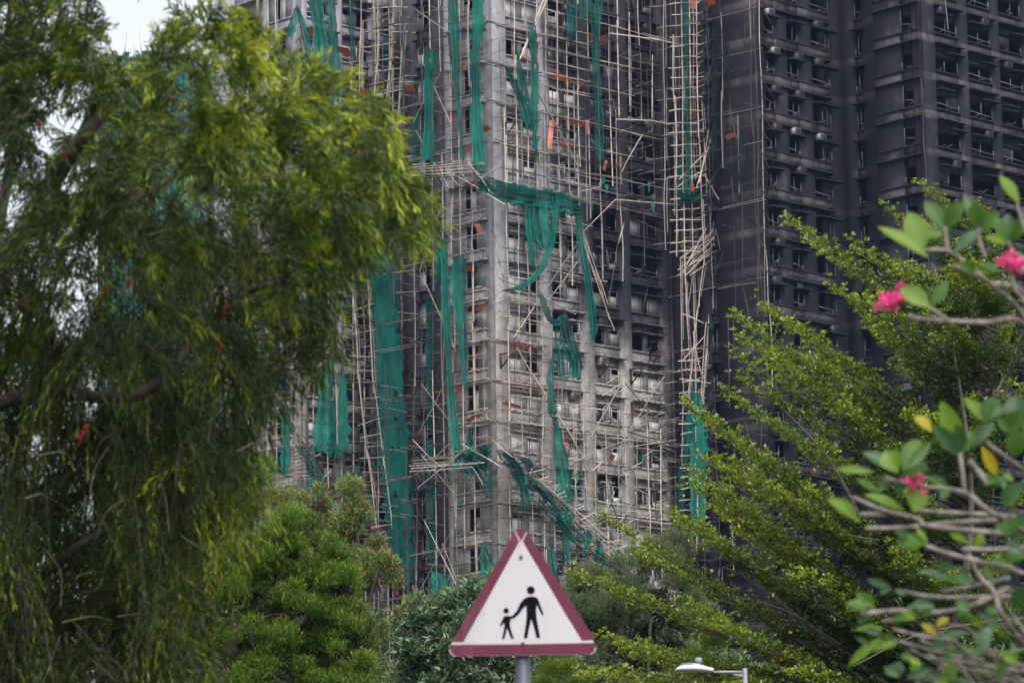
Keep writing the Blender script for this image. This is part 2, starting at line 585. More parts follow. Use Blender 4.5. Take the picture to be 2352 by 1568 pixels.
def grey_windows(face, parent, bi, bay, k, zs, opens):
    s0, s1 = opens[0][0], opens[-1][1]
    w = s1 - s0
    z = zs
    col = bi
    s_u = (face.pt((s0 + s1) / 2, 0) - C1).dot(U)
    sooty = (face is F_R and s_u > 8.2 and z > 48.5) or (face is F_R and s_u > 6 and z > 62 and RW.random() < .5) or (face is F_R2 and s_u > 2 and RW.random() < .8)
    slab = M_CON
    board = M_BOARDS if sooty or RW.random() < .22 else M_BOARD
    fm = M_ALUDARK if sooty else M_ALU
    if w > 1.9:
        kind = {0: 'boards', 1: 'case', 2: 'ac', 3: 'ledge'}.get(col, 'boards') if face is F_R else RW.choice(['boards', 'ledge', 'case', 'ac'])
        if kind in ('boards', 'ledge'):
            place(face, 'ledge', plate_mesh('ledge', w + .22, -.34, .06, .09, slab), s0 + .02, zs + WH + .02, parent, off=0.0)
        elif RW.random() < .85:
            place(face, 'ledge', plate_mesh('ledge', w * .52, -.45, .06, .10, slab), (s0 + .02) if kind == 'ac' else s0 + w * .5, zs + WH + .02, parent)
        if (kind in ('ac', 'case') and RW.random() < .6) or RW.random() < .15:
            sx = s0 + .15 if kind == 'ac' else s0 + w * .55
            place(face, 'air_conditioner', aircon_mesh(M_ACBURN if sooty else M_ACBOX), sx, zs + WH + .125, parent)
        hh = WH
        if sooty and RW.random() < .40:
            place(face, 'window', ruin_mesh(w, hh, RW.randint(0, 5)), s0, zs, parent)
            return
        fr = place(face, 'window', frame_mesh(w, hh, 4 if kind == 'boards' else 3, fm, kind), s0, zs, parent)
        # middle pier, boards and sashes are pieces of the window
        def sub(name, me, ds, dz, rz=0.0, dy=0.0):
            o = obj(name, me, fr, loc=(ds, dy, dz), rot=(0, 0, rz)); return o
        if kind == 'boards' or RW.random() < .42:
            h1 = RW.choice([.75, .85, 1.1, 1.1]); h2 = RW.choice([.55, .75, .85, 1.1])
            if RW.random() < .92: sub('board', box_mesh('board', w * .5 - .26, .165, .20, h1, board), .05, .06)
            if RW.random() < .85: sub('board', box_mesh('board', w * .5 - .26, .165, .20, h2, board), w * .5 + .2, .06)
        else:
            if RW.random() < .7:
                sub('sash', sash_mesh(w * .24, hh * .9, fm), w * .26, .06, rz=-RW.uniform(.7, 1.7), dy=.06)
            if RW.random() < .6:
                sub('sash', sash_mesh(w * .22, hh * .6, fm), w * .72, .42, rz=-RW.uniform(.4, 1.6), dy=.06)
            if RW.random() < .8: sub('board', box_mesh('board', w * .30, .165, .20, .36, board), w * .66, .06)
            if RW.random() < .45: sub('board', box_mesh('board', w * .28, .165, .20, .30, board), .06, .06)
            if RW.random() < .8: sub('pane', box_mesh('pane', w * .3, .12, .135, hh - .12, M_GLASS), .06, .06)
    else:
        fr = place(face, 'window', frame_mesh(w, NH - .05, 2, fm, 'tall'), s0, zs, parent)
        if RW.random() < .8:
            obj('board', box_mesh('board', w * .5 - .05, .165, .20, RW.choice([1.3, 1.7, .9]), board), fr, loc=(.05 if RW.random() < .6 else w * .5, 0, .06))
        if RW.random() < .5:
            obj('pane', box_mesh('pane', w * .5 - .06, .12, .135, 1.5, M_GLASS), fr, loc=(w * .5, 0, .06))

def burnt_windows(face, parent, bi, bay, k, zs, opens):
    for (o0, o1) in opens:
        w = o1 - o0
        if face is not F_L4 and face is not F_REC2 and face is not F_R3B and face is not F_L3:
            place(face, 'ledge', plate_mesh('ledge', w * (1.25 if face is F_R3 else .62), -.5, .06, .09, M_SLABSOOT), o0 + (0 if face is F_R3 or RW.random() < .5 else w * .5), zs + WH + .06, parent)
            if RW.random() < .42:
                place(face, 'air_conditioner', aircon_mesh(M_ACBURN if RW.random() < .88 else M_ACBOX), o0 + w * RW.choice([.1, .5]), zs + WH + .155, parent)
            if RW.random() < .25:
                place(face, 'board', box_mesh('board', w * .5, .12, .15, .8, M_SLABSOOT if RW.random() < .9 else M_BOARDS), o0 + w * RW.choice([0, .45]), zs + WH + .2 - (0 if RW.random() < .6 else WH), parent)
        h = WH if face in (F_R3, F_R4) else NH - .1
        place(face, 'window', ruin_mesh(w, h, RW.randint(0, 7)), o0, zs, parent)

# ------------------------------------------------------------------ the grey tower
ground_mat = None
tower_a = tag(empty('apartment_tower', C1 + U * 6 + W * 6), 'grey high-rise apartment tower wrapped in broken bamboo scaffolding, right half sooted', 'building')
def sub_parent(o, par):
    o.parent = par
    o.matrix_parent_inverse = Matrix.Translation(-par.location) if par.rotation_euler.z == 0 else par.matrix_basis.inverted()

class Shift:
    """lets parts be placed in world coordinates under an Empty that stands elsewhere"""
    pass

def facade_part(*a, **k):
    return facade(*a, **k)

def vb(face, a, b_, y=784):
    return (face.s(a, y), face.s(b_, y))

bays_R = [vb(F_R, 1171, 1239), vb(F_R, 1270, 1333), vb(F_R, 1366, 1424), vb(F_R, 1452, 1516)]
facade(F_R, tower_a, bays_R, SILL1, M_CON, M_CON, grey_windows, niche=.9, pier=True)
# narrow face: a wide shallow panel with one tall window
lw0, lw1 = .55, 3.9
fl_o = [(F_L.s(1072, 1000) + .0, F_L.s(1072, 1000) + 1.15)]
facade(F_L, tower_a, [(lw0, lw1, fl_o)], SILL1, M_CON, M_CON, grey_windows)
facade(F_REC, tower_a, [(2.0, 3.2), (6.0, 7.4)], SILL1, M_CON, M_SLABSOOT, grey_windows)
facade(F_R2, tower_a, [(.8, 3.3), (4.1, 6.6), (7.3, 8.7)], SILL1, M_CON, M_CON, grey_windows, niche=.6, pier=True)
facade(F_L2, tower_a, [(2.0, 5.0, [(2.8, 4.0)]), (5.8, 8.3, [(6.4, 7.6)])], SILL1, M_CON, M_CON, grey_windows)

def uv_box(bx, u0, u1, w0, w1, z0, z1, O=C1, mat=0):
    c = []
    for z in (z0, z1):
        for (a, b_) in ((u0, w0), (u1, w0), (u1, w1), (u0, w1)):
            p = O + U * a + W * b_
            c.append((p.x, p.y, z))
    bx.v.append(np.array(c)); bx.f.append(BOXF + bx.n); bx.m += [mat] * 6; bx.n += 8

core = Boxes()
uv_box(core, 2.6, 17.1, 2.4, 4.1, .1, TOP - .6)
uv_box(core, 8.8, 17.1, 4.1, 22.0, .1, TOP - .6)
uv_box(core, -.4, 8.8, 18.6, 25.2, .1, TOP - .6)
for k in range(-17, 13):
    zf = SILL1 - 1.05 + k * FH
    if zf < .5: continue
    uv_box(core, .33, 17.0, .33, 4.1, zf - .15, zf)
    uv_box(core, 6.95, 8.8, 4.1, 16.5, zf - .15, zf)
    uv_box(core, -2.4, 8.8, 16.65, 18.6, zf - .151, zf - .001)
    uv_box(core, -2.4, -.4, 18.6, 25.2, zf - .152, zf - .002)
core.build('interior', M_CORE, tower_a)
sw = Boxes()
uv_box(sw, .33, 6.6, 4.1, 4.4, 0, TOP)            # end wall of the narrow wing, towards the recess
uv_box(sw, 17.2, 17.5, .02, 24.0, 0, TOP)
uv_box(sw, -2.8, 17.2, 25.2, 25.5, 0, TOP)
sw.build('side_wall', M_CON, tower_a)
rf = Boxes()
uv_box(rf, .0, 17.2, .0, 4.4, TOP, TOP + .5); uv_box(rf, 6.6, 17.2, 4.4, 25.2, TOP, TOP + .5); uv_box(rf, -2.8, 6.6, 16.3, 25.2, TOP, TOP + .5)
rf.build('roof', M_SLABEDGE, tower_a)

# ------------------------------------------------------------------ the blackened tower
tower_b = tag(empty('apartment_tower', C3 + U * 5 + W * 3), 'blackened burnt-out high-rise apartment tower with empty windows', 'building')
facade(F_L3, tower_b, [(3.4, 4.0), (5.2, 5.8)], SILL2, M_BURN, M_SLABSOOT, burnt_windows, band=False)
b3 = [vb(F_R3, 1758, 1783, 250), vb(F_R3, 1811, 1838, 250), vb(F_R3, 1867, 1911, 250)]
facade(F_R3, tower_b, b3, SILL2, M_BURN, M_SLABSOOT, burnt_windows, band=True)
facade(F_R3B, tower_b, [(.4, 1.2)], SILL2, M_BURN, M_SLABSOOT, burnt_windows)
facade(F_REC2, tower_b, [(1.2, 1.9)], SILL2, M_BURN, M_SLABSOOT, burnt_windows)
w4 = vb(F_L4, 2070, 2097, 183)
facade(F_L4, tower_b, [(w4[0], w4[1])], SILL2 + .25, M_BURN, M_SLABSOOT, burnt_windows, band=True)
b4 = [vb(F_R4, 2150, 2203, 183), vb(F_R4, 2226, 2279, 183), vb(F_R4, 2298, 2350, 183), (12.3, 14.6)]
facade(F_R4, tower_b, b4, SILL2 + .25, M_BURN, M_SLABSOOT, burnt_windows, niche=.35)
core = Boxes()
uv_box(core, 2.2, 8.6, 3.0, 10.5, .1, TOP - .6, C3)
uv_box(core, 8.6, 9.3, 1.6, 7.6, .1, TOP - .6, C3)
uv_box(core, 12.6, 26, -4.6, 7.6, .1, TOP - .6, C3)
uv_box(core, 9.6, 26, -4.9, -4.7, .1, TOP - .6, C3)
for k in range(-25, 8):
    zf = SILL2 - 1.05 + k * FH
    if zf < .5: continue
    uv_box(core, .34, 6.9, .34, 3.0, zf - .15, zf, C3)
    uv_box(core, 8.25, 25.8, -7.2, -4.9, zf - .15, zf, C3)
    uv_box(core, 10.15, 12.6, -4.7, 1.1, zf - .15, zf, C3)
core.build('interior', M_CORE, tower_b)
sw = Boxes()
uv_box(sw, 6.68, 7.0, .33, 1.18, 0, TOP, C3)
uv_box(sw, 8.25, 9.8, -3.72, -3.41, 0, TOP, C3)
uv_box(sw, 25.8, 26.1, -7.2, 10.5, 0, TOP, C3)
uv_box(sw, .33, 26.1, 10.5, 10.8, 0, TOP, C3)
sw.build('side_wall', M_BURN, tower_b)
rf = Boxes()
uv_box(rf, 0, 7.0, 0, 10.5, TOP, TOP + .5, C3); uv_box(rf, 7.0, 9.8, 1.2, 10.5, TOP, TOP + .5, C3); uv_box(rf, 9.8, 26.1, -7.5, 10.5, TOP, TOP + .5, C3)
rf.build('roof', M_SLABSOOT, tower_b)

# ------------------------------------------------------------------ a third tower farther back, netted, seen through the tree
M_NETFAR = simple_mat('far_green_net', (.006, .055, .050), .8, .3, .3)
tf = empty('apartment_tower', at(330, 700, 330))
tag(tf, 'distant tower behind the willowy tree, covered in pale green netting', 'building')
p0 = at(330, 125, 330)
ztf = p0.z
b = Boxes()
b.add(p0.x - 3.4, p0.x + 5.5, 331, 349, 0, ztf - 1)
b.build('facade_wall', M_CON, tf)
b = Boxes()
for i in range(18):
    a = p0.x - 3.9 + i * .54
    b.add(a, a + .5, 329.3 + .12 * math.sin(i * 1.7), 329.42 + .12 * math.sin(i * 1.7), 2, ztf + RNG.uniform(-.4, .3))
b.build('net', M_NETFAR, tf)
b = Boxes()
for i in range(26):
    a = p0.x - 3.6 + i * .36
    b.bar((a, 329, ztf - 2), (a + RNG.uniform(-.5, .5), 329.2, ztf + RNG.uniform(.3, 1.0) + (1.6 if i % 5 == 0 else 0)), .05)
b.build('bamboo_pole', simple_mat('far_bamboo', (.3, .25, .2)), tf)
# re-seat the parts: they were laid out in world coordinates
for t_ in (tower_a, tower_b, tf):
    bpy.context.view_layer.update()
    inv = t_.matrix_world.inverted()
    for o in t_.children:
        o.matrix_parent_inverse = inv
# ------------------------------------------------------------------ bamboo
def bamboo(name, c0, c1, dark):
    b = NB(name)
    p = b.pos()
    f = b.noise(b.scaled(p, (3, 3, .8)), 1.0, 4, .6)
    c = b.mix(b.smooth(f, .32, .68), c0, c1)
    oi = b.n('ShaderNodeObjectInfo')
    c = b.mix(b.math('MULTIPLY', oi.outputs['Random'], .45), c, dark)
    f2 = b.noise(p, 1.3, 3, .6)
    c = b.mix(b.math('MULTIPLY', b.smooth(f2, .55, .7), .7), c, dark)
    return b.done(b.bsdf(c, .65, .3))

M_BAM = [bamboo('bamboo_pale', (.42, .345, .295), (.60, .515, .455), (.20, .165, .14)),
         bamboo('bamboo_grey', (.26, .235, .215), (.38, .345, .315), (.10, .085, .075)),
         bamboo('bamboo_charred', (.045, .038, .036), (.10, .085, .08), (.02, .018, .018))]
M_TIE = simple_mat('black_tie', (.03, .028, .03), .9, .3)

def pole_mesh(mi, bow, sides=6):
    def mk():
        rs = random.Random(mi * 10 + int(bow * 3) + 40)
        v, f, m = [], [], []
        nodes = 9
        zs, rr = [], []
        for i in range(nodes):
            z = i / (nodes - 1)
            for dz, r in ((-.012, .93), (0, 1.16), (.012, .93)):
                zz = z + dz
                if 0 <= zz <= 1:
                    zs.append(zz); rr.append(r * (1.06 - .18 * z))
        ph = rs.uniform(0, 6.28)
        for z, r in zip(zs, rr):
            bx = bow * math.sin(math.pi * z) + .5 * bow * math.sin(2 * math.pi * z + ph) * .4
            for k in range(sides):
                a = 2 * math.pi * k / sides
                v.append((bx + r * math.cos(a), .4 * bow * math.sin(5 * z + ph) * z * (1 - z) * 4 * .5 + r * math.sin(a), z))
        for i in range(len(zs) - 1):
            for k in range(sides):
                k2 = (k + 1) % sides
                f.append((i * sides + k, i * sides + k2, (i + 1) * sides + k2, (i + 1) * sides + k))
        for base in (0, (len(zs) - 1) * sides):
            for k in range(1, sides - 1, 2):
                f.append((base, base + k, base + k + 1, base + min(k + 2, sides - 1)))
        return fast_mesh('bamboo_pole', v, np.array(f), [M_BAM[mi]], smooth=True)
    return cached(('pole', mi, bow), mk)

BOWS = (0.0, 1.2, -1.6, 2.4)

class Scaffold:
    def __init__(self, label, name='bamboo_scaffold', group='bamboo scaffolds on the towers'):
        self.label, self.name, self.group = label, name, group
        self.poles = []
    def pole(self, a, b, r=.04, mi=0):
        self.poles.append((Vector(a), Vector(b), r, mi))
    def build(self, loc):
        root = tag(empty(self.name, loc), self.label, 'scaffold', self.group)
        inv = Matrix.Translation(-Vector(loc))
        ps = sorted(self.poles, key=lambda q: -(q[1] - q[0]).length * q[2])
        rest = Tubes(4)
        restm = []
        for i, (a, b, r, mi) in enumerate(ps):
            d = b - a
            L = d.length
            if L < .05: continue
            q = d.to_track_quat('Z', 'Y')
            if i < 300:
                o = bpy.data.objects.new('bamboo_pole', pole_mesh(mi, RW.choice(BOWS)))
                o.matrix_world = Matrix.Translation(a - Vector(loc)) @ q.to_matrix().to_4x4() @ Matrix.Rotation(RW.uniform(0, 6.28), 4, 'Z') @ Matrix.Diagonal((r, r, L, 1))
                link(o, root)
            else:
                n0 = len(rest.f)
                mid = (a + b) / 2 + Vector((RW.uniform(-1, 1), RW.uniform(-1, 1), RW.uniform(-1, 1))) * .02 * L ** .5
                rest.add([a - Vector(loc), mid - Vector(loc), b - Vector(loc)], [r, r * .95, r * .85])
                restm += [mi] * len(rest.f[-1])
        if rest.f:
            me = fast_mesh('bamboo_pole', np.concatenate(rest.v), np.concatenate(rest.f), M_BAM, restm, smooth=True)
            tag(obj('bamboo_pole', me, root), kind='stuff')
        return root

RS = random.Random(21)
def U_(a, b): return RS.uniform(a, b)

PLAT = SILL1 - 1.18          # platform level of one storey

def grid(sc, face, s0, s1, z0, z1, keep, off=(.45, 1.15), ds=.98, lift=.9, mis=(0, 1), plat=True, rv=.039, rh=.027, pmis=(1, 2)):
    """verticals, lifts and platforms on one face; keep(s, z) is the chance that a pole still stands there"""
    pick = lambda z, s: mis(s, z) if callable(mis) else RS.choice(mis)
    s = s0
    i = 0
    while s <= s1:
        z = z0 + U_(-1, 0)
        lean = U_(-.02, .02)
        while z < z1:
            L = U_(5.2, 7.2)
            k = keep(s, z + L / 2)
            if RS.random() < min(1.0, k * 1.12):
                o = off[1] + U_(-.05, .05)
                ja = U_(-.06, .06)
                sc.pole(face.pt(s + ja + lean * 2, z, o), face.pt(s + ja - lean * 2 + U_(-.1, .1), z + L, o + U_(-.06, .06)), rv * U_(.9, 1.2), pick(z, s) if RS.random() < .5 else min(pick(z, s), pick(z, s)))
                if RS.random() < .38:
                    sc.pole(face.pt(s + ja + .09, z + U_(0, 2), o), face.pt(s + ja + .1, z + U_(3, L), o), rv * .85, pick(z, s))
            if RS.random() < k * .45:
                sc.pole(face.pt(s + .3 + U_(-.1, .1), z, off[0]), face.pt(s + .3 + U_(-.1, .1), z + L, off[0]), rv * .75, pick(z, s) if RS.random() < .5 else 2)
            z += L - U_(.4, 1.1)
        s += ds * U_(.85, 1.15)
        i += 1
    n = int((z1 - z0) / lift)
    zb = PLAT - math.ceil((PLAT - z0) / FH) * FH
    for j in range(n + 3):
        z = zb + j * lift
        if z > z1: break
        isplat = plat and (j % 3 == 0)
        s = s0 - U_(.1, .5)
        while s < s1 + .3:
            L = U_(3.2, 5.4)
            e = min(s + L, s1 + U_(.1, .9))
            if e - s > .5 and RS.random() < keep((s + e) / 2, z):
                dz = U_(-.09, .09)
                mi = pick(z, s)
                sc.pole(face.pt(s - .25, z + dz, off[1] + .07), face.pt(e + .25, z + dz + U_(-.12, .12), off[1] + .07 + U_(-.05, .05)), rh * U_(.85, 1.15), mi)
                if RS.random() < .4:
                    sc.pole(face.pt(s + U_(0, 1), z + dz + .08, off[1] + .09), face.pt(e, z + dz + U_(-.1, .2), off[1] + .1), rh * .85, mi)
                if RS.random() < .5:
                    sc.pole(face.pt(s, z + dz + .04, off[0]), face.pt(e, z + dz + U_(-.1, .1), off[0] + U_(-.05, .05)), rh * .85, pick(z, s))
                if isplat:
                    for q in range(RS.randint(2, 4)):
                        oo = off[0] + (off[1] - off[0]) * q / 5 + U_(-.1, .1)
                        sc.pole(face.pt(s + U_(-.6, .6), z + .06 + U_(-.03, .05), oo), face.pt(e + U_(-.6, .6), z + .06 + U_(-.05, .06), oo + U_(-.15, .15)), rh * U_(.65, .9), RS.choice(pmis))
            s = e
    # ties that stick out across the face
    for j in range(n):
        z = zb + j * lift
        s = s0
        while s < s1:
            if RS.random() < keep(s, z) * .55:
                sc.pole(face.pt(s, z + .1, .05), face.pt(s + U_(-.05, .05), z + .1 + U_(-.05, .15), off[1] + U_(.2, .6)), rh * .8, RS.choice(pmis))
            s += ds

# broad face: nearly whole above, torn away in the middle, ragged below
def keep_R(s, z):
    if z > 58.5:
        return .93 if s < 12.5 else .62
    if z > 52.5:
        return .62 if s < 6.5 else (.28 if s < 9.5 else .10)
    if z > 44.8:
        return .80 if s < 3.6 else (.42 if s < 5.8 else .07)
    if s < 6.2: return .95
    return .78 if s < 10.5 else .50

def mis_R(s, z):
    d = .1
    if z > 57 and s > 6: d = .42
    if 46 < z < 58 and s > 7: d = .55
    if s > 10 and z > 47: d = max(d, .74)
    if RS.random() < d: return 2
    return 0 if RS.random() < .55 else 1

sc = Scaffold('bamboo scaffold over the broad sooted face of the grey tower, torn open in the middle')
grid(sc, F_R, .35, 17.0, 27, 73, keep_R, mis=mis_R)

def rp(px, py, off=1.35):
    return F_R.inv(px, py, off)
def lp(px, py, off=1.35):
    return F_L.inv(px, py, off)
# long poles that came loose and lean or hang across the broad face
for (a, b_, r, m_) in [((1258, -4), (1194, 137), .05, 0), ((1250, -4), (1188, 150), .045, 0), ((1237, 216), (1328, 384), .05, 1), ((1474, 311), (1428, 395), .045, 1),
                     ((1476, 310), (1452, 350), .04, 0), ((1414, 458), (1342, 530), .038, 1), ((1434, 512), (1420, 560), .045, 0), ((1400, 77), (1485, 88), .05, 0), ((1485, 88), (1572, 110), .05, 0),
                     ((1415, 274), (1490, 277), .05, 0), ((1490, 277), (1562, 290), .05, 0), ((1415, 459), (1559, 471), .05, 0), ((1329, 518), (1412, 758), .045, 0), ((1334, 515), (1400, 735), .045, 1),
                     ((1326, 528), (1372, 640), .04, 0), ((1338, 540), (1396, 700), .04, 0), ((1181, 774), (1245, 679), .038, 0), ((1245, 679), (1325, 562), .036, 1), ((1188, 799), (1258, 913), .05, 0),
                     ((1225, 861), (1302, 987), .05, 0), ((1300, 980), (1365, 1093), .05, 1), ((1295, 975), (1350, 1080), .045, 1), ((1526, 864), (1470, 952), .036, 1), ((1472, 948), (1414, 1044), .036, 1),
                     ((1416, 1031), (1552, 1010), .038, 1), ((1442, 990), (1560, 1018), .045, 2), ((1318, 1060), (1440, 1010), .04, 1), ((1357, 1003), (1432, 870), .04, 1), ((1146, 600), (1158, 640), .05, 0), ((1138, 540), (1146, 602), .05, 0),
                     ((1157, 676), (1270, 712), .045, 0), ((1146, 638), (1322, 722), .045, 1), ((1436, 880), (1520, 980), .04, 2), ((1372, 1010), (1440, 1120), .04, 1), ((1250, 700), (1335, 590), .04, 1),
                     ((1455, 500), (1540, 540), .04, 2), ((1330, 440), (1380, 430), .04, 1), ((1350, 650), (1352, 740), .04, 1), ((1396, 700), (1418, 560), .035, 2), ((1490, 650), (1476, 720), .035, 2)]:
    sc.pole(rp(*a), rp(*b_), r, m_)
# the collapsed gangway that slopes down to the right behind the sign
for k, o in enumerate((0, 10, 21, 34, 44)):
    pts = [(1150 + o * .6, 1030 + o * .2), (1205 + o * .7, 1095 + o * .1), (1275 + o, 1168), (1350 + o, 1236), (1428 + o * .8, 1312 - o * .2)]
    for p, q in zip(pts, pts[1:]):
        sc.pole(rp(*p, off=1.5 + .12 * k), rp(q[0] + 6, q[1] + 5, off=1.5 + .12 * k), .05, RS.choice((0, 1, 1)))
for k in range(26):
    t = k / 25
    x = 1158 + 270 * t; y = 1035 + 262 * t
    sc.pole(rp(x - 10 + U_(-6, 6), y + 14 + U_(-8, 8), 1.4), rp(x + 40 + U_(-6, 14), y - 6 + U_(-10, 10), 2.1), .035, RS.choice((0, 1, 2)))
for k in range(22):
    x = U_(1270, 1440); y = U_(1080, 1300)
    a = U_(-1.2, 1.2); l = U_(20, 60)
    sc.pole(rp(x, y, 1.2), rp(x + l * math.cos(a), y + l * math.sin(a), 1.4), .035, RS.choice((0, 1, 2)))
for k in range(26):
    x = U_(1360, 1540); y = U_(880, 1230)
    a = U_(-.9, .5); l = U_(15, 60)
    sc.pole(rp(x, y, .9), rp(x + l * math.cos(a), y + l * math.sin(a), 1.2), .034, RS.choice((0, 1, 1, 2)))
sc.build(C1 + U * 8 - W * 1)

# narrow face and its far side, down into the recess
sc = Scaffold('dense pale bamboo scaffold on the narrow grey face and recess left of the tower corner')
FLX = Face(C1 + W * 10.5, 'L', 10.5)
def keep_L(s, z):
    return .9 if s > 5.6 else .5
def mis_L(s, z):
    return RS.choice((0, 0, 1, 1, 2) if s > 5.8 else (1, 2, 2, 2, 2))
grid(sc, FLX, .3, 10.2, 24, 73, keep_L, mis=mis_L, ds=.92)
for k in range(9):                      # crossed braces
    z = 27 + k * 5.2
    for (a, b_) in ((4.6, 7.6), (8.0, 5.2)):
        sc.pole(FLX.pt(a + U_(-.5, .5), z + U_(-.6, .6), 1.35), FLX.pt(b_ + U_(-.5, .5), z + 4.4 + U_(-1.4, .8), 1.4), .033, RS.choice((0, 1, 1, 2)))
    if RS.random() < .6:
        sc.pole(FLX.pt(8.2, z, 1.3), FLX.pt(6.9, z + 2.6, 1.35), .032, 1)
# platform ends that fan out past the corner
for k in range(-9, 10):
    z = PLAT + k * FH
    if 50 < z < 57 or not 26 < z < 71: continue
    for q in range(11):
        a = C1 - U * U_(.25, 1.3) - W * U_(.1, 1.2)
        b_ = a + (W if RS.random() < .5 else U) * U_(1.2, 2.6)
        a -= (U * .2 + W * .25) * U_(0, 1)
        sc.pole((a.x, a.y, z + U_(-.02, .18)), (b_.x, b_.y, z + U_(-.02, .15)), U_(.024, .036), RS.choice((1, 1, 2, 0)))
# two wrecked catch platforms that stand out from the face
for (cx, cy) in ((1010, 388), (1020, 1062)):
    for q in range(12):
        x = 945 + q * 13; y0 = cy + U_(-8, 6)
        sc.pole(lp(x, y0 - 6, 1.2), lp(x + 26 + U_(-6, 10), y0 + 34 + U_(-8, 14), 3.4), .032, RS.choice((1, 2, 2)))
    for q in range(6):
        sc.pole(lp(942 + U_(-4, 12), cy - 10 + q * 6, 1.2 + q * .25), lp(1110 + U_(-30, 12), cy - 22 + q * 7 + U_(-4, 4), 1.2 + q * .25), .034, RS.choice((0, 1, 2, 2)))
for (a, b_) in [((1040, 400), (1160, 470)), ((1075, 372), (1125, 440)), ((1020, 398), (1112, 372)), ((1100, 415), (1150, 378)), ((955, 1090), (1040, 1010)), ((985, 1085), (1075, 1030)), ((960, 1120), (1060, 1040)),
              ((1040, 1040), (1180, 1000)), ((1060, 1020), (1148, 1070)), ((1130, 1010), (1178, 1050)), ((948, 1010), (1010, 1070))]:
    sc.pole(lp(*a, off=2.0), lp(*b_, off=2.0), .038, RS.choice((0, 1)))
sc.build(C1 + W * 4 - U * 1)

# left wing
sc = Scaffold('leaning bamboo scaffold on the left wing, half hidden by the willowy tree')
def keep_W(s, z): return .62
grid(sc, F_R2, .2, 9.2, 24, 73, keep_W, mis=(0, 0, 1, 1, 2), ds=1.15, off=(.4, 1.3))
F_L2X = Face(C2 + W * 6.5, 'L', 6.5)
grid(sc, F_L2X, .5, 6.4, 24, 73, lambda s, z: .8, mis=(0, 1, 1), ds=1.1)
def wp(px, py, off=1.9): return F_R2.inv(px, py, off)
for (pl, m_) in [([(808, 560), (815, 720), (822, 850), (842, 1030), (865, 1190)], 0), ([(842, 540), (848, 700), (858, 880), (880, 1050), (905, 1240)], 0), ([(893, 640), (905, 800), (925, 1000), (945, 1180), (955, 1330)], 0),
               ([(758, 560), (762, 700), (772, 880), (775, 1020)], 1), ([(868, 10), (866, 150), (856, 290), (850, 420)], 0), ([(905, 0), (898, 140), (886, 280), (872, 460)], 0), ([(830, 40), (826, 200), (822, 380)], 0),
               ([(930, 60), (918, 200), (906, 330)], 0)]:
    for p, q in zip(pl, pl[1:]):
        sc.pole(wp(*p), wp(q[0], q[1] + 22), .055, m_)
        sc.pole(wp(p[0] + 4, p[1] + 10), wp(q[0] + 4, q[1]), .045, 1)
y = 20
while y < 1300:
    if 470 < y < 560: y += 30; continue
    x0 = 800 + (y > 560) * 10 + max(0, y - 800) * .09
    a = x0 + U_(-10, 15)
    if y < 470: a = 845 + U_(-20, 10)
    b_ = a + U_(60, 95)
    dy = U_(-12, 4)
    sc.pole(wp(a, y - dy), wp(b_, y + dy), .042, RS.choice((0, 0, 1)))
    if RS.random() < .5:
        sc.pole(wp(a + 70, y + U_(0, 14)), wp(a + 160, y + U_(-4, 24)), .04, RS.choice((0, 1)))
    y += U_(24, 36)
for (a, b_) in [((650, 1020), (735, 1110)), ((690, 1000), (745, 1100)), ((665, 1040), (700, 1060)), ((640, 1090), (740, 1040)), ((670, 1180), (760, 1080))]:
    sc.pole(wp(*a), wp(*b_), .045, 1)
for q in range(10):
    sc.pole(wp(648 + q * 3, 1030 + q * 8), wp(712 + q * 3, 1024 + q * 8), .036, RS.choice((0, 1)))
sc.build(C2 + U * 4 - W * 1)

# the lone bamboo tower that stands free in the inner corner
sc = Scaffold('tall free-standing bamboo lattice between the grey tower and the black tower')
YC = (F_R.pt(16.4, 0, 2.0)).y
def cp(px, py, d=0.0): return at(px, py, YC + d)
lat = [([(1547, 80), (1549, 220), (1551, 400), (1554, 575)], 0, .05), ([(1565, -5), (1567, 150), (1569, 300), (1571, 450), (1575, 640), (1581, 765)], 0, .05), ([(1583, -5), (1585, 180), (1589, 380), (1592, 600), (1596, 800), (1598, 980), (1600, 1250)], 0, .055),
     ([(1600, -5), (1602, 150), (1604, 300), (1611, 450), (1618, 590)], 0, .05), ([(1525, -5), (1526, 200), (1528, 400), (1530, 560)], 1, .04), ([(1590, 0), (1592, 200), (1597, 400)], 1, .04), ([(1612, 230), (1618, 330), (1624, 430)], 0, .042),
     ([(1618, 600), (1606, 690), (1590, 820), (1580, 900)], 0, .045), ([(1634, 670), (1624, 800), (1610, 960)], 0, .04), ([(1622, 740), (1612, 880), (1604, 1000)], 0, .04), ([(1563, 590), (1566, 800), (1572, 900)], 1, .04),
     ([(1588, 850), (1584, 1000), (1588, 1240)], 0, .05), ([(1612, 880), (1610, 1060), (1616, 1250)], 0, .05), ([(1570, 880), (1566, 1040), (1570, 1240)], 1, .045), ([(1578, 720), (1600, 560)], 1, .035), ([(1574, 680), (1590, 900)], 1, .04)]
for pl, m_, r in lat:
    for p, q in zip(pl, pl[1:]):
        d = U_(-.7, .4)
        sc.pole(cp(*p, d), cp(q[0] + U_(-1, 1), q[1] + 14, d), r, m_)
        if RS.random() < .7: sc.pole(cp(p[0] + 4, p[1] + 8, d + .2), cp(q[0] + 3.5, q[1] - U_(0, 50), d + .2), r * .8, 1)
        if r >= .05:
            sc.pole(cp(p[0] + 11, p[1] + 8, d + 1.4), cp(q[0] + 11, q[1], d + 1.4), r * .7, RS.choice((1, 2)))
y = 6
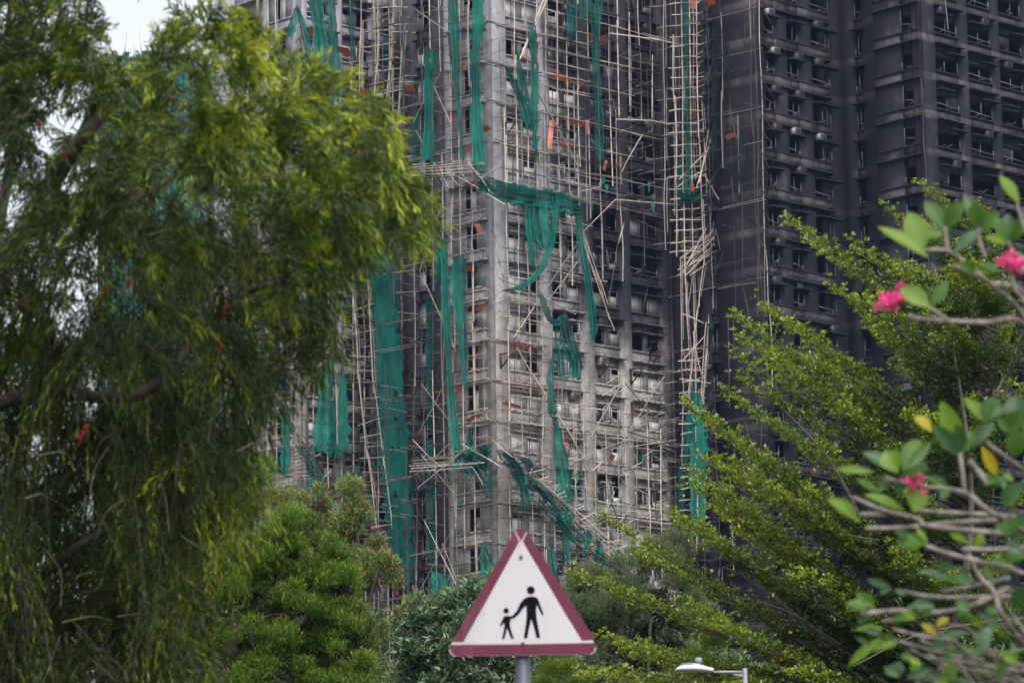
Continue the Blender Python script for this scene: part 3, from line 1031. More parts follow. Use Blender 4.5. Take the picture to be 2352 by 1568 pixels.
while y < 1245:
    if y < 600 or y > 790:
        sp = 1 if y < 600 else .8
        a, b_ = 1545 + U_(-12, 4), 1572 + U_(-2, 8)
        if y > 600: a, b_ = 1562 + U_(-8, 6), 1592 + U_(-6, 8)
        sc.pole(cp(a, y + U_(2, 5), -.5), cp(b_, y + U_(-1, 2), -.5), .04, 0)
        sc.pole(cp(b_ - 10, y + U_(-2, 2), -.2), cp(1604 + U_(0, 14), y + U_(-3, 4), -.2), .042, 0)
        sc.pole(cp(1592, y + U_(2, 5), .3), cp(1622 + U_(-4, 12), y - U_(6, 16), .3), .036, RS.choice((0, 1)))
        if RS.random() < .7: sc.pole(cp(1490 + U_(0, 25), y + U_(6, 14), .9), cp(1556, y + U_(0, 4), .2), .034, RS.choice((1, 2)))
        for q in range(2):
            sc.pole(cp(1560 + U_(0, 30), y + U_(4, 20), .8), cp(1590 + U_(0, 35), y + U_(4, 20), .8), .03, RS.choice((1, 2)))
    y += U_(22, 29)
for k in range(20):                    # the sheaf of broken poles
    sc.pole(cp(1555 + U_(0, 40), 590 + U_(0, 50), U_(-.5, .8)), cp(1620 + U_(0, 40), 590 - U_(0, 70), U_(-.6, .6)), .036, RS.choice((0, 0, 1)))
for (a, b_) in [((1560, 412), (1640, 332)), ((1556, 430), (1622, 390)), ((1618, 400), (1652, 458)), ((1564, 720), (1616, 742)), ((1566, 830), (1620, 770)), ((1560, 870), (1632, 880)), ((1570, 900), (1618, 960)), ((1592, 760), (1612, 860)), ((1600, 430), (1640, 290)), ((1606, 420), (1626, 300))]:
    sc.pole(cp(*a, -.8), cp(*b_, -.6), .042, 0)
sc.build(F_R.pt(16.4, 0, 2.0))

# burnt remains on the black wing
sc = Scaffold('thin blackened bamboo poles left hanging on the burnt wing of the black tower')
def keep_B(s, z): return .62 if z > 56 else .4
grid(sc, F_L3, 2.2, 10.4, 34, 80, keep_B, mis=(2, 2, 2, 1), ds=1.3, lift=1.35, plat=True, pmis=(2,), rv=.03, rh=.028, off=(.3, .8))
for k in range(20):
    z = U_(38, 72); s = U_(3, 9)
    sc.pole(F_L3.pt(s, z, .9), F_L3.pt(s + U_(-2, 2), z - U_(1, 3), 1.0), .03, 2)
pl = [(1744, 0), (1748, 160), (1752, 380), (1756, 560), (1765, 700), (1774, 880)]
for p, q in zip(pl, pl[1:]):
    sc.pole(F_L3.inv(*p, .7), F_L3.inv(q[0], q[1] + 10, .7), .042, 1)
    sc.pole(F_L3.inv(p[0] - 12, p[1], .6), F_L3.inv(q[0] - 10, q[1] + 10, .6), .036, 2)
for y in range(10, 700, 42):
    sc.pole(F_R3.inv(1748, y, .6), F_R3.inv(1770 + U_(-5, 12), y + U_(20, 50), .6), .032, 2)
# the corner pole of the far wing
for p, q in zip([(2116, 180), (2122, 330), (2128, 480)], [(2122, 340), (2128, 490), (2136, 640)]):
    sc.pole(F_R4.inv(*p, .4), F_R4.inv(*q, .4), .04, 2)
sc.pole(F_R4.inv(2108, 256, .6), F_R4.inv(2228, 287, .6), .035, 2)
sc.pole(F_R4.inv(2170, -5, .6), F_R4.inv(2178, 68, .6), .035, 1)
sc.build(C3 + W * 5 - U * 1)

# dark red steel brackets bolted to the face
def bracket(px, py, size, flip):
    c = F_R.inv(px, py, .06)
    rt = tag(empty('steel_bracket', c, F_R.ang), None, 'bracket', 'dark red steel brackets on the broad face')
    b = Boxes(); b.bar((0, 0, -size), (0, 0, .1), .09); b.build('upright', M_STEEL, rt)
    b = Boxes(); b.bar((-.1, 0, 0.02), (0, -1.15, 0.02), .09); b.build('arm', M_STEEL, rt)
    b = Boxes(); b.bar((0, -.05, -size + .05), (0, -1.1, -.04), .08); b.build('strut', M_STEEL, rt)
    return rt
for i, (x, y, sz, lab) in enumerate([(1375, 838, .9, 'dark red triangular bracket above the third window column, upper part of the bared wall'),
                                (1449, 850, 1.0, 'dark red triangular bracket on the pier between the third and fourth window columns'),
                                (1494, 812, .8, 'dark red triangular bracket high over the fourth window column'),
                                (1452, 926, 1.0, 'lowest dark red triangular bracket, on the pier left of the fourth window column'),
                                (1150, 815, .9, 'dark red triangular bracket close to the tower corner'),
                                (1215, 320, .9, 'dark red triangular bracket under an orange sheet near the top of the broad face'),
                                (1160, 285, .9, 'dark red triangular bracket at the tower corner below the fork of the torn net')]):
    bracket(x, y, sz, False)['label'] = lab
# ------------------------------------------------------------------ green debris netting
def net_mat():
    b = NB('green_debris_net')
    p = b.pos()
    f = b.noise(b.scaled(p, (1.4, 1.4, .5)), 1.0, 5, .6)
    f2 = b.noise(p, 9.0, 3, .6)
    c = b.mix(b.smooth(f, .3, .7), (.003, .105, .085), (.007, .225, .180))
    f3 = b.noise(b.scaled(p, (.5, .5, .25)), 1.0, 4, .6)
    c = b.mix(b.math('MULTIPLY', b.smooth(f3, .48, .68), .6), c, (.004, .055, .048))
    pb = b.bsdf(c, .75, .2, bump=f2, bstr=.5, bdist=.03)
    tr = b.n('ShaderNodeBsdfTranslucent'); b.set(tr.inputs['Color'], c)
    tp = b.n('ShaderNodeBsdfTransparent')
    m1 = b.n('ShaderNodeMixShader'); m1.inputs[0].default_value = .3
    b.nt.links.new(pb, m1.inputs[1]); b.nt.links.new(tr.outputs[0], m1.inputs[2])
    m2 = b.n('ShaderNodeMixShader')
    hole = b.math('ADD', .13, b.math('MULTIPLY', b.smooth(f, .5, .8), .30))
    b.set(m2.inputs[0], hole)
    b.nt.links.new(m1.outputs[0], m2.inputs[1]); b.nt.links.new(tp.outputs[0], m2.inputs[2])
    return b.done(m2.outputs[0])
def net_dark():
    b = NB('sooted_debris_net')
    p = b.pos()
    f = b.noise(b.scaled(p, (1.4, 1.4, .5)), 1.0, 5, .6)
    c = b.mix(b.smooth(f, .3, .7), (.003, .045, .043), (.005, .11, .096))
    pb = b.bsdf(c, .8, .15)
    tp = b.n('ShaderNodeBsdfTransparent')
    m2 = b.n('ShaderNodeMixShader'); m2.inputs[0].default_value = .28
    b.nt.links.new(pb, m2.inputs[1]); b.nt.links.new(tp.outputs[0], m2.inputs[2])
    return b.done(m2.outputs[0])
M_NET, M_NETD = net_mat(), net_dark()
M_NETB = simple_mat('burnt_net_rags', (.006, .017, .018), .9, .4, 3)
RN = np.random.default_rng(33)

def net(label, pts, where, off=1.7, folds=2.5, amp=.13, ragged=.12, mat=None, group='green debris nets torn on the scaffolds', ends=.35, fringe=0):
    """a strip of net through view points (x, y, width) on a plane in front of a face; folded, ragged"""
    P = [where(x, y, off) for x, y, w in pts]
    O = Vector(P[0])
    Wd = [w for _, _, w in pts]
    path, wid = [], []
    n = 7
    for i in range(len(P) - 1):
        for k in range(n):
            t = k / n
            a = P[i - 1] if i > 0 else P[i] * 2 - P[i + 1]
            d = P[i + 2] if i + 2 < len(P) else P[i + 1] * 2 - P[i]
            bq, cq = P[i], P[i + 1]
            path.append(0.5 * ((2 * bq) + (cq - a) * t + (2 * a - 5 * bq + 4 * cq - d) * t * t + (3 * bq - a - 3 * cq + d) * t ** 3))
            wid.append(Wd[i] + (Wd[i + 1] - Wd[i]) * t)
    path.append(P[-1]); wid.append(Wd[-1])
    M = 11
    m = len(path)
    ph0 = RN.uniform(0, 6.28); 
    view = Vector((0, 1, 0))
    V = np.zeros((m, M, 3))
    depth_scale = (path[0].y) / FOC
    dr = 0.0
    for i in range(m):
        t = path[min(i + 1, m - 1)] - path[max(i - 1, 0)]
        t.normalize()
        side = t.cross(view)
        if side.length < .05: side = Vector((1, 0, 0))
        side.normalize()
        if side.x < 0 and abs(t.z) > .4: side = -side
        nrm = side.cross(t).normalized()
        w = wid[i] * 1.12 * depth_scale * (1 + RN.normal(0, ragged))
        dr += RN.normal(0, .22)
        for j in range(M):
            q = j / (M - 1) - .5
            fold = math.sin(q * folds * 2 * math.pi + ph0 + dr) * amp + math.sin(q * folds * 4.3 * math.pi + ph0 * 2 + dr * 1.7) * amp * .6
            fold *= min(1.0, w / .5 + .25)
            e = RN.normal(0, .05 * w) if j in (0, M - 1) else RN.normal(0, .012)
            p = path[i] + side * (q * w + e) + nrm * (fold + RN.normal(0, .015)) + t * RN.normal(0, .03)
            if i in (0, m - 1):
                p = p + t * RN.normal(0, ends * .6)
            V[i, j] = p - O
    idx = np.arange(m * M).reshape(m, M)
    f = np.stack([idx[:-1, :-1], idx[:-1, 1:], idx[1:, 1:], idx[1:, :-1]], -1).reshape(-1, 4)
    # torn holes
    keepf = RN.random(len(f)) > (.015 + fringe)
    me = fast_mesh('debris_net', V.reshape(-1, 3), f[keepf], mat or M_NET, smooth=True)
    return tag(obj('debris_net', me, loc=O), label, 'net', group)

lp_ = lambda x, y, o: F_L.inv(x, y, o)
rp_ = lambda x, y, o: F_R.inv(x, y, o)
wp_ = lambda x, y, o: F_R2.inv(x, y, o)
cp_ = lambda x, y, o: at(x, y, YC - o + .6)
l3_ = lambda x, y, o: F_L3.inv(x, y, o)
NETS = [
 ('narrow green net strip from the top edge down the narrow face, beside the wider', [(1040, -6, 16), (1043, 80, 19), (1046, 150, 16), (1050, 210, 9), (1058, 300, 8), (1064, 372, 6)], lp_, {}),
 ('wide folded green net strip at the corner, from the top edge to the wrecked platform', [(1098, -6, 26), (1097, 60, 24), (1092, 130, 20), (1093, 220, 20), (1096, 300, 24), (1104, 390, 30)], lp_, {'folds': 3.2}),
 ('green net strip with a pointed top right of the corner, fork\'s right arm', [(1226, 50, 4), (1224, 85, 22), (1227, 130, 15), (1228, 200, 17), (1227, 270, 14), (1229, 330, 10), (1236, 372, 5)], rp_, {}),
 ('slanting green net, left arm of the fork right of the corner', [(1160, 150, 4), (1177, 185, 12), (1197, 228, 16), (1212, 270, 24), (1220, 298, 22)], rp_, {}),
 ('short green net shred between the two arms of the fork', [(1187, 116, 3), (1193, 150, 10), (1201, 190, 17), (1210, 240, 18)], rp_, {}),
 ('dark green net strip hanging from the top edge over the sooted half', [(1366, -6, 30), (1368, 80, 22), (1371, 180, 18), (1377, 280, 16), (1378, 330, 18), (1380, 378, 10)], rp_, {'mat': 'd'}),
 ('bunched dark green net at the top edge, left of the long sooted strip', [(1312, -6, 26), (1314, 40, 24), (1312, 70, 26), (1318, 94, 10)], rp_, {'mat': 'd', 'folds': 3.5, 'amp': .2}),
 ('small dark green net shred at the top edge beside the bunched one', [(1344, -6, 26), (1340, 30, 14), (1336, 56, 6)], rp_, {'mat': 'd'}),
 ('long green net in the recess beside the narrow face, upper floors', [(983, 96, 4), (984, 150, 16), (984, 210, 20), (986, 290, 22), (983, 372, 26)], lp_, {}),
 ('small crumpled green net in the recess right of the long one', [(997, 118, 10), (996, 145, 14), (993, 172, 8)], lp_, {'folds': 4}),
 ('dark green net in the shade of the recess behind the left wing', [(958, 255, 20), (958, 330, 26), (960, 420, 22)], lp_, {'mat': 'd', 'off': .6}),
 ('big tangled green net lying along the broken platform across the broad face', [(1098, 418, 26), (1135, 436, 40), (1180, 448, 44), (1225, 456, 44), (1270, 464, 44), (1310, 474, 34), (1338, 484, 18)], rp_, {'folds': 3.4, 'amp': .28, 'ragged': .16}),
 ('green net curtain hanging below the tangled platform net, left panel', [(1214, 462, 22), (1216, 510, 20), (1220, 560, 16), (1224, 612, 10)], rp_, {'off': 1.5}),
 ('wide green net curtain hanging below the tangled platform net, middle panel', [(1240, 470, 40), (1243, 510, 42), (1246, 545, 36), (1252, 575, 16)], rp_, {'folds': 3.5}),
 ('green net swag sweeping down to the left from the tangled platform net', [(1276, 440, 22), (1274, 500, 14), (1268, 550, 15), (1248, 606, 16), (1215, 648, 12), (1180, 664, 8), (1160, 667, 4)], rp_, {'off': 1.9}),
 ('long green net strip hanging from the right end of the tangled platform net', [(1326, 478, 18), (1331, 530, 15), (1340, 590, 17), (1350, 640, 15), (1358, 700, 16), (1363, 750, 17), (1362, 778, 12)], rp_, {}),
 ('crumpled head of green net on the scaffold left of the narrow face', [(1016, 546, 26), (1012, 580, 26), (1010, 620, 18), (1004, 650, 10)], lp_, {'folds': 4, 'amp': .22}),
 ('very long narrow green net strip down the left edge of the narrow face', [(1019, 560, 18), (1022, 650, 16), (1026, 740, 18), (1030, 820, 14), (1036, 900, 15), (1042, 970, 18), (1050, 1042, 20)], lp_, {'off': 1.9}),
 ('broad green net strip with a straight top edge on the narrow face', [(1055, 588, 32), (1052, 640, 32), (1055, 700, 26), (1060, 760, 20), (1064, 820, 16), (1068, 885, 10)], lp_, {'folds': 2}),
 ('green net swag between the corner column of windows and the second column', [(1240, 672, 8), (1252, 706, 12), (1266, 738, 12), (1284, 738, 16), (1292, 728, 12)], rp_, {}),
 ('crumpled green net draped over a beam at the second window column', [(1292, 728, 20), (1302, 765, 26), (1312, 805, 30), (1324, 840, 28), (1322, 872, 18)], rp_, {'folds': 3.2, 'amp': .2}),
 ('thin green net fringe hanging left of the crumpled one at the second column', [(1280, 742, 16), (1286, 800, 18), (1292, 866, 12)], rp_, {'fringe': .2, 'off': 1.5}),
 ('twisted green net hanging between first and second window columns, mid height', [(1270, 818, 5), (1264, 860, 15), (1266, 900, 14), (1268, 930, 20), (1271, 952, 16)], rp_, {}),
 ('long lower green net strip in front of the second window column', [(1272, 954, 8), (1279, 985, 14), (1284, 1030, 26), (1293, 1080, 28), (1300, 1125, 30), (1306, 1172, 26)], rp_, {'folds': 3}),
 ('knotted green net at the foot of the second window column', [(1230, 1118, 12), (1256, 1136, 18), (1280, 1150, 26), (1296, 1168, 30), (1302, 1230, 22), (1300, 1290, 14)], rp_, {'folds': 3.5, 'amp': .22, 'fringe': .1}),
 ('green net hammock slung over the lower wrecked platform left of the corner', [(1050, 1040, 14), (1068, 1066, 44), (1088, 1062, 46), (1106, 1042, 30), (1120, 1030, 20)], lp_, {'folds': 3, 'amp': .25}),
 ('upright green net shred standing above the lower wrecked platform', [(1080, 992, 8), (1078, 1020, 16), (1080, 1050, 20)], lp_, {}),
 ('bright green net roll sliding down right of the corner on the collapsed gangway', [(1162, 1036, 12), (1178, 1062, 22), (1194, 1092, 24), (1206, 1130, 22), (1210, 1166, 20)], rp_, {'off': 2.6, 'folds': 2.5, 'amp': .2}),
 ('second bright green net shred beside the roll on the gangway', [(1190, 1050, 8), (1212, 1062, 18), (1222, 1074, 6)], rp_, {'off': 2.4}),
 ('ragged green net caught along the whole collapsed gangway', [(1150, 1032, 22), (1196, 1092, 26), (1236, 1136, 34), (1276, 1182, 26), (1316, 1222, 30), (1360, 1266, 22), (1420, 1310, 16)], rp_, {'off': 1.9, 'fringe': .38, 'amp': .3, 'folds': 3}),
 ('dark ragged green net hanging under the lower wrecked platform at the corner', [(1110, 1040, 40), (1116, 1080, 36), (1122, 1125, 20), (1128, 1142, 8)], lp_, {'fringe': .3, 'mat': 'd', 'off': 1.2}),
 ('pointed green net tuft at the left of the sign tip', [(1114, 1240, 3), (1115, 1270, 16), (1120, 1300, 32), (1110, 1345, 18)], rp_, {'off': 1.6}),
 ('pointed green net tuft right of the sign tip', [(1266, 1250, 3), (1268, 1275, 18), (1272, 1310, 16), (1282, 1340, 8)], rp_, {'off': 1.6}),
 ('pointed green net tuft at the foot of the collapsed gangway', [(1420, 1255, 3), (1420, 1280, 16), (1418, 1310, 14)], rp_, {'off': 1.6}),
 ('small green net knot on the gangway, upper of the two knots', [(1348, 1218, 12), (1352, 1236, 20), (1346, 1262, 10)], rp_, {'off': 2.2, 'folds': 4}),
 ('small green net knot on the gangway, lower of the two knots', [(1374, 1240, 10), (1378, 1262, 16), (1370, 1280, 8)], rp_, {'off': 2.2, 'folds': 4}),
 ('green net sheet at the foot of the recess beside the sign', [(1000, 1312, 24), (1010, 1340, 40), (1012, 1370, 46), (1010, 1400, 50)], lp_, {'off': 2.0}),
 ('dark green strip of net deep in the recess, lower floors', [(985, 1010, 18), (987, 1100, 22), (990, 1200, 24), (988, 1290, 20)], lp_, {'mat': 'd', 'off': .8}),
 ('dark green strip of net deep in the recess, middle floors', [(988, 690, 16), (986, 800, 18), (986, 900, 16), (988, 985, 14)], lp_, {'mat': 'd', 'off': .8}),
 ('thin sooted green net strip in the upper free-standing lattice', [(1574, -6, 18), (1576, 60, 14), (1577, 200, 9), (1579, 330, 10), (1580, 395, 14), (1578, 450, 16)], cp_, {'mat': 'd'}),
 ('pale sooted green net panel low in the upper free-standing lattice', [(1556, 330, 10), (1562, 380, 16), (1566, 430, 20), (1564, 470, 12)], cp_, {'mat': 'd', 'off': .4}),
 ('green net bunch tied round the free-standing lattice', [(1566, 446, 16), (1580, 456, 22), (1594, 452, 24), (1604, 444, 10)], cp_, {'folds': 4, 'amp': .25, 'fringe': .1, 'off': 1.2}),
 ('green net wrapped round the foot of the free-standing lattice', [(1600, 900, 14), (1606, 950, 26), (1607, 1010, 36), (1604, 1080, 34), (1604, 1150, 32), (1602, 1232, 28)], cp_, {'folds': 3, 'off': 1.3}),
 ('thinner green net left of the wrapped foot of the free-standing lattice', [(1595, 870, 4), (1588, 930, 14), (1580, 1010, 18), (1576, 1060, 10)], cp_, {'off': .9}),
 ('dark green net shred beside the foot of the free-standing lattice', [(1562, 1060, 8), (1566, 1130, 16), (1562, 1210, 12)], cp_, {'mat': 'd', 'off': .6}),
 ('tiny green net scrap on a pole tip in front of the black wall', [(1636, 738, 6), (1635, 750, 8)], cp_, {}),
 ('widest green net, long curtain over the left wing beside the dark recess', [(868, 585, 50), (878, 650, 50), (882, 730, 54), (888, 820, 56), (895, 910, 58), (903, 1010, 62), (910, 1110, 60), (918, 1230, 56), (926, 1330, 46)], wp_, {'off': 2.4, 'folds': 3.5, 'amp': .16, 'ragged': .05}),
 ('slanting green net tail at the head of the widest curtain', [(846, 582, 8), (856, 620, 18), (866, 660, 22)], wp_, {'off': 2.5}),
 ('narrow green net right of the widest curtain, upper end', [(908, 560, 16), (910, 640, 16), (911, 720, 18), (914, 800, 10)], wp_, {'off': 1.6}),
 ('narrow green net right of the widest curtain, lower end', [(926, 966, 12), (930, 1030, 16), (937, 1100, 20), (940, 1200, 16), (944, 1330, 14), (940, 1400, 16)], wp_, {'off': 2.0}),
 ('tall green net curtain left of the black windows of the left wing', [(758, 820, 20), (750, 880, 28), (744, 960, 36), (738, 1040, 40)], wp_, {'off': 2.1}),
 ('pointed green net curtain with a ragged hem on the left wing', [(787, 848, 6), (786, 890, 20), (780, 950, 36), (776, 1010, 44), (772, 1046, 30)], wp_, {'off': 1.9, 'folds': 3}),
 ('green net strip partly behind the tree on the left wing', [(652, 930, 16), (656, 990, 20), (655, 1050, 22), (652, 1090, 14)], wp_, {'off': 2.1}),
 ('green net scraps below the left wing platform', [(712, 1060, 10), (712, 1090, 18), (714, 1122, 14)], wp_, {'off': 1.9}),
 ('sloping green net panel on the tilted platform of the left wing', [(690, 1020, 26), (715, 1060, 24), (740, 1106, 20)], wp_, {'off': 2.3, 'mat': 'd'}),
 ('green net folded over a pole like a tent on the upper left wing, left limb', [(684, 14, 8), (678, 40, 16), (670, 66, 18), (666, 86, 8)], wp_, {'off': 1.8}),
 ('green net folded over a pole on the upper left wing, right limb', [(684, 16, 8), (696, 60, 14), (708, 110, 20), (716, 150, 26), (722, 175, 14)], wp_, {'off': 1.9}),
 ('wide green net strip from the top edge on the upper left wing', [(724, -6, 26), (730, 40, 28), (736, 90, 30), (738, 130, 32), (737, 165, 26)], wp_, {'off': 2.2}),
 ('second green net strip from the top edge on the upper left wing', [(760, -6, 18), (763, 50, 20), (768, 110, 20), (771, 170, 22), (773, 230, 20)], wp_, {'off': 2.2}),
 ('faint dark green net beside the leaning poles of the left wing', [(806, -6, 10), (808, 70, 12), (812, 140, 8)], wp_, {'mat': 'd'}),
 ('dark green net behind the leaning poles of the left wing', [(890, 90, 18), (894, 160, 14), (892, 240, 12), (890, 340, 10)], wp_, {'mat': 'd', 'off': 1.0}),
 ('small crumpled green net at a pole end of the left wing', [(930, 106, 8), (931, 118, 12), (928, 128, 6)], wp_, {'folds': 4}),
 ('black-green net rags on the burnt wall of the black tower, upper', [(1665, 70, 12), (1668, 130, 16), (1672, 200, 8)], l3_, {'mat': 'd', 'off': .9, 'fringe': .3}),
 ('black-green net rags on the burnt wall of the black tower, middle', [(1705, 300, 16), (1708, 360, 20), (1702, 420, 10)], l3_, {'mat': 'd', 'off': .9, 'fringe': .35}),
 ('black-green net rags at the inner edge of the black tower', [(1640, 60, 8), (1644, 160, 12), (1640, 260, 16), (1642, 420, 14)], l3_, {'mat': 'd', 'off': .7, 'fringe': .2}),
]
for lab, pts, wh, kw in NETS:
    kw = dict(kw)
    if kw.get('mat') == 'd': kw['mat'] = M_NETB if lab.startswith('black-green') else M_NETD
    net(lab, pts, wh, **kw)

# small torn scraps of the same net caught on pole ends, too many and too alike to tell apart
sv, sf, n0 = [], [], 0
for k in range(70):
    f_, xa, xb = RW.choice([(rp_, 1170, 1530), (lp_, 945, 1125), (wp_, 690, 900), (rp_, 1200, 1420)])
    x = RW.uniform(xa, xb); y = RW.choice([RW.uniform(400, 520), RW.uniform(1020, 1300), RW.uniform(0, 1300)])
    p = f_(x, y, RW.uniform(1.2, 1.8)); 
    w = RW.uniform(.04, .14); h = RW.uniform(.15, .7)
    c = []
    for i in range(4):
        for j in range(3):
            c.append((p.x + (j - 1) * w * (1 - .2 * i) + RW.uniform(-.05, .05), p.y + RW.uniform(-.08, .08), p.z - i * h / 3 + RW.uniform(-.05, .05)))
    sv += c
    for i in range(3):
        for j in range(2):
            a = n0 + i * 3 + j
            sf.append((a, a + 1, a + 4, a + 3))
    n0 += 12
tag(obj('net_scraps', fast_mesh('net_scraps', np.array(sv), np.array(sf), M_NET)), 'small torn green net scraps caught all over the scaffold poles', 'net scraps', kind='stuff')

# ------------------------------------------------------------------ orange-red plastic sheets lying on the platforms
M_ORANGE = simple_mat('orange_sheet', (.58, .125, .070), .6, .25, .8)
M_PINK = simple_mat('faded_orange_sheet', (.68, .25, .19), .65, .2, .8)
SHEETS = [(1060, 152, 34, 12, 0.1, 'l', 'on the top platform of the narrow face, left of the corner'), (1106, 72, 26, 10, -.25, 'l', 'on the highest platform end at the corner'),
 (1040, 128, 22, 14, -.15, 'l', 'behind the narrow net strip high on the narrow face'), (1193, 136, 40, 8, .12, 'r', 'right of the corner on the highest platform of the broad face'), (1080, 98, 12, 8, .1, 'l', 'in front of the tall pale window high on the narrow face'),
 (1290, 178, 58, 13, .08, 'r', 'largest sheet, under the dark window hood of the second column'), (1350, 294, 12, 38, .42, 'r', 'dangling at a slant from a platform in front of the third column'), (1322, 282, 44, 10, .12, 'r', 'above the dangling sheet in front of the third column'),
 (1265, 310, 14, 78, .02, 'r', 'tall, hanging upright between first and second columns'), (1282, 272, 26, 8, .1, 'r', 'at the head of the tall hanging sheet'), (1037, 268, 12, 36, .03, 'l', 'upright, at the left edge of the narrow face'),
 (1082, 338, 40, 10, -.22, 'l', 'long, on the platform just above the wrecked one'), (1118, 296, 18, 10, -.2, 'l', 'at the corner above the wrecked platform'), (1087, 425, 24, 10, -.2, 'l', 'just below the wrecked platform near the corner'),
 (1100, 524, 18, 26, .2, 'l', 'pale, tilted at the corner window below the tangled net'), (1330, 192, 24, 9, .15, 'r', 'small, right of the largest sheet'), (1385, 92, 30, 9, .1, 'r', 'on the upper platform beside the long sooted net'), (1355, 84, 26, 9, .15, 'r', 'on the upper platform left of the long sooted net'),
 (1425, 378, 22, 10, -.05, 'r', 'faded, curled on a broken platform in the sooted half'), (1390, 380, 8, 24, .2, 'r', 'faded, hanging beside the foot of the long sooted net'), (1300, 330, 42, 14, 0.05, 'r', 'tangled with white rope at the second column'),
 (1022, 604, 14, 22, .35, 'l', 'stuck in the crumpled net head left of the narrow face'), (1037, 618, 20, 12, .1, 'l', 'below the crumpled net head'), (1080, 616, 22, 10, -.1, 'l', 'beside the straight-topped net on the narrow face'),
 (1025, 720, 34, 12, -.15, 'l', 'on the platform crossed by the very long net strip, upper'), (1100, 706, 22, 8, -.25, 'l', 'thin, at the corner next to the bared concrete'), (1185, 790, 34, 10, .05, 'r', 'at the corner above the red bracket'),
 (1212, 797, 28, 8, -.1, 'r', 'second from the corner above the red bracket'), (1030, 812, 30, 14, -.15, 'l', 'on the platform crossed by the very long net strip, middle'), (1040, 898, 54, 16, -.12, 'l', 'largest on the narrow face, crossed by the very long net strip'),
 (1262, 900, 10, 26, -.4, 'r', 'slipped down beside the twisted net'), (1232, 890, 70, 4, .06, 'r', 'long thin edge on the platform right of the corner'), (1090, 960, 50, 5, -.2, 'l', 'thin edge on the platform below the tall white window'),
 (1405, 1050, 14, 14, .3, 'r', 'bright, at the lower window of the third column'), (1302, 1010, 22, 9, .1, 'r', 'beside the lower green net strip'), (1382, 1268, 8, 34, .35, 'r', 'narrow, at the foot of the gangway'), (940, 205, 30, 12, .05, 'l', 'in the dark recess, upper floors'),
 (995, 1362, 12, 14, 0, 'l', 'at the foot of the recess by the green net sheet'), (1592, 10, 16, 22, .1, 'c', 'at the top of the free-standing lattice'), (1590, 434, 12, 26, .1, 'c', 'inside the bunch of net on the free-standing lattice'), (1594, 262, 14, 12, .3, 'c', 'half way up the free-standing lattice'),
 (1632, 2, 22, 20, .0, 'b', 'curled at the top of the burnt wall'), (1680, 315, 30, 10, -.1, 'b', 'faded, on the burnt wall of the black tower'), (760, 18, 12, 34, 0, 'w', 'upright between two nets at the top of the left wing'), (790, 118, 44, 12, .1, 'w', 'on the platform right of the nets of the left wing'),
 (716, 78, 20, 20, .5, 'w', 'tilted against the tented net of the left wing'), (745, 838, 14, 14, 0, 'w', 'by the tall net curtain of the left wing'), (1180, 930, 60, 4, .08, 'r', 'thin edge on the platform below the first window column')]
for (x, y, w, h, rot, f_, lab) in SHEETS:
    fn = {'l': lp_, 'r': rp_, 'c': cp_, 'b': l3_, 'w': wp_}[f_]
    off = {'l': .95, 'r': .95, 'c': .9, 'b': .9, 'w': 1.2}[f_]
    p = fn(x, y, off)
    k = p.y / FOC
    ang = {'l': F_L.ang, 'r': F_R.ang, 'c': 0, 'b': F_L3.ang, 'w': F_R2.ang}[f_]
    fore = .72 if f_ != 'c' else 1
    wm, hm = .8 * w * k / fore, .85 * h * k
    nx, nz = 7, 4
    vv = []
    cu = RW.uniform(-.12, .2)
    for j in range(nz):
        for i in range(nx):
            a = (i / (nx - 1) - .5) * wm; c = (j / (nz - 1) - .5) * hm
            bow = cu * math.sin(i / (nx - 1) * math.pi) * min(1, wm) 
            a2 = a * math.cos(rot) - c * math.sin(rot); c2 = a * math.sin(rot) * -1 + c * math.cos(rot)
            vv.append((a2, -.18 * (j - 1.5) / 1.5 - bow + RW.uniform(-.015, .015), c2 + .25 * bow + RW.uniform(-.02, .02)))
    ix = np.arange(nx * nz).reshape(nz, nx)
    ff = np.stack([ix[:-1, :-1], ix[:-1, 1:], ix[1:, 1:], ix[1:, :-1]], -1).reshape(-1, 4)
    faded = 'faded' in lab or 'pale' in lab or RW.random() < .2
    o = obj('plastic_sheet', fast_mesh('plastic_sheet', np.array(vv), ff, M_PINK if faded else M_ORANGE, smooth=True), loc=p, rot=(0, 0, ang))
    tag(o, ('orange-red plastic sheet, ' if not lab.startswith('largest') else 'orange-red plastic, ') + lab, 'plastic sheet', 'orange-red plastic sheets on the scaffold platforms')
# ------------------------------------------------------------------ foliage
RT = np.random.default_rng(77)

def nrm(a):
    return a / (np.linalg.norm(a, axis=-1, keepdims=True) + 1e-9)

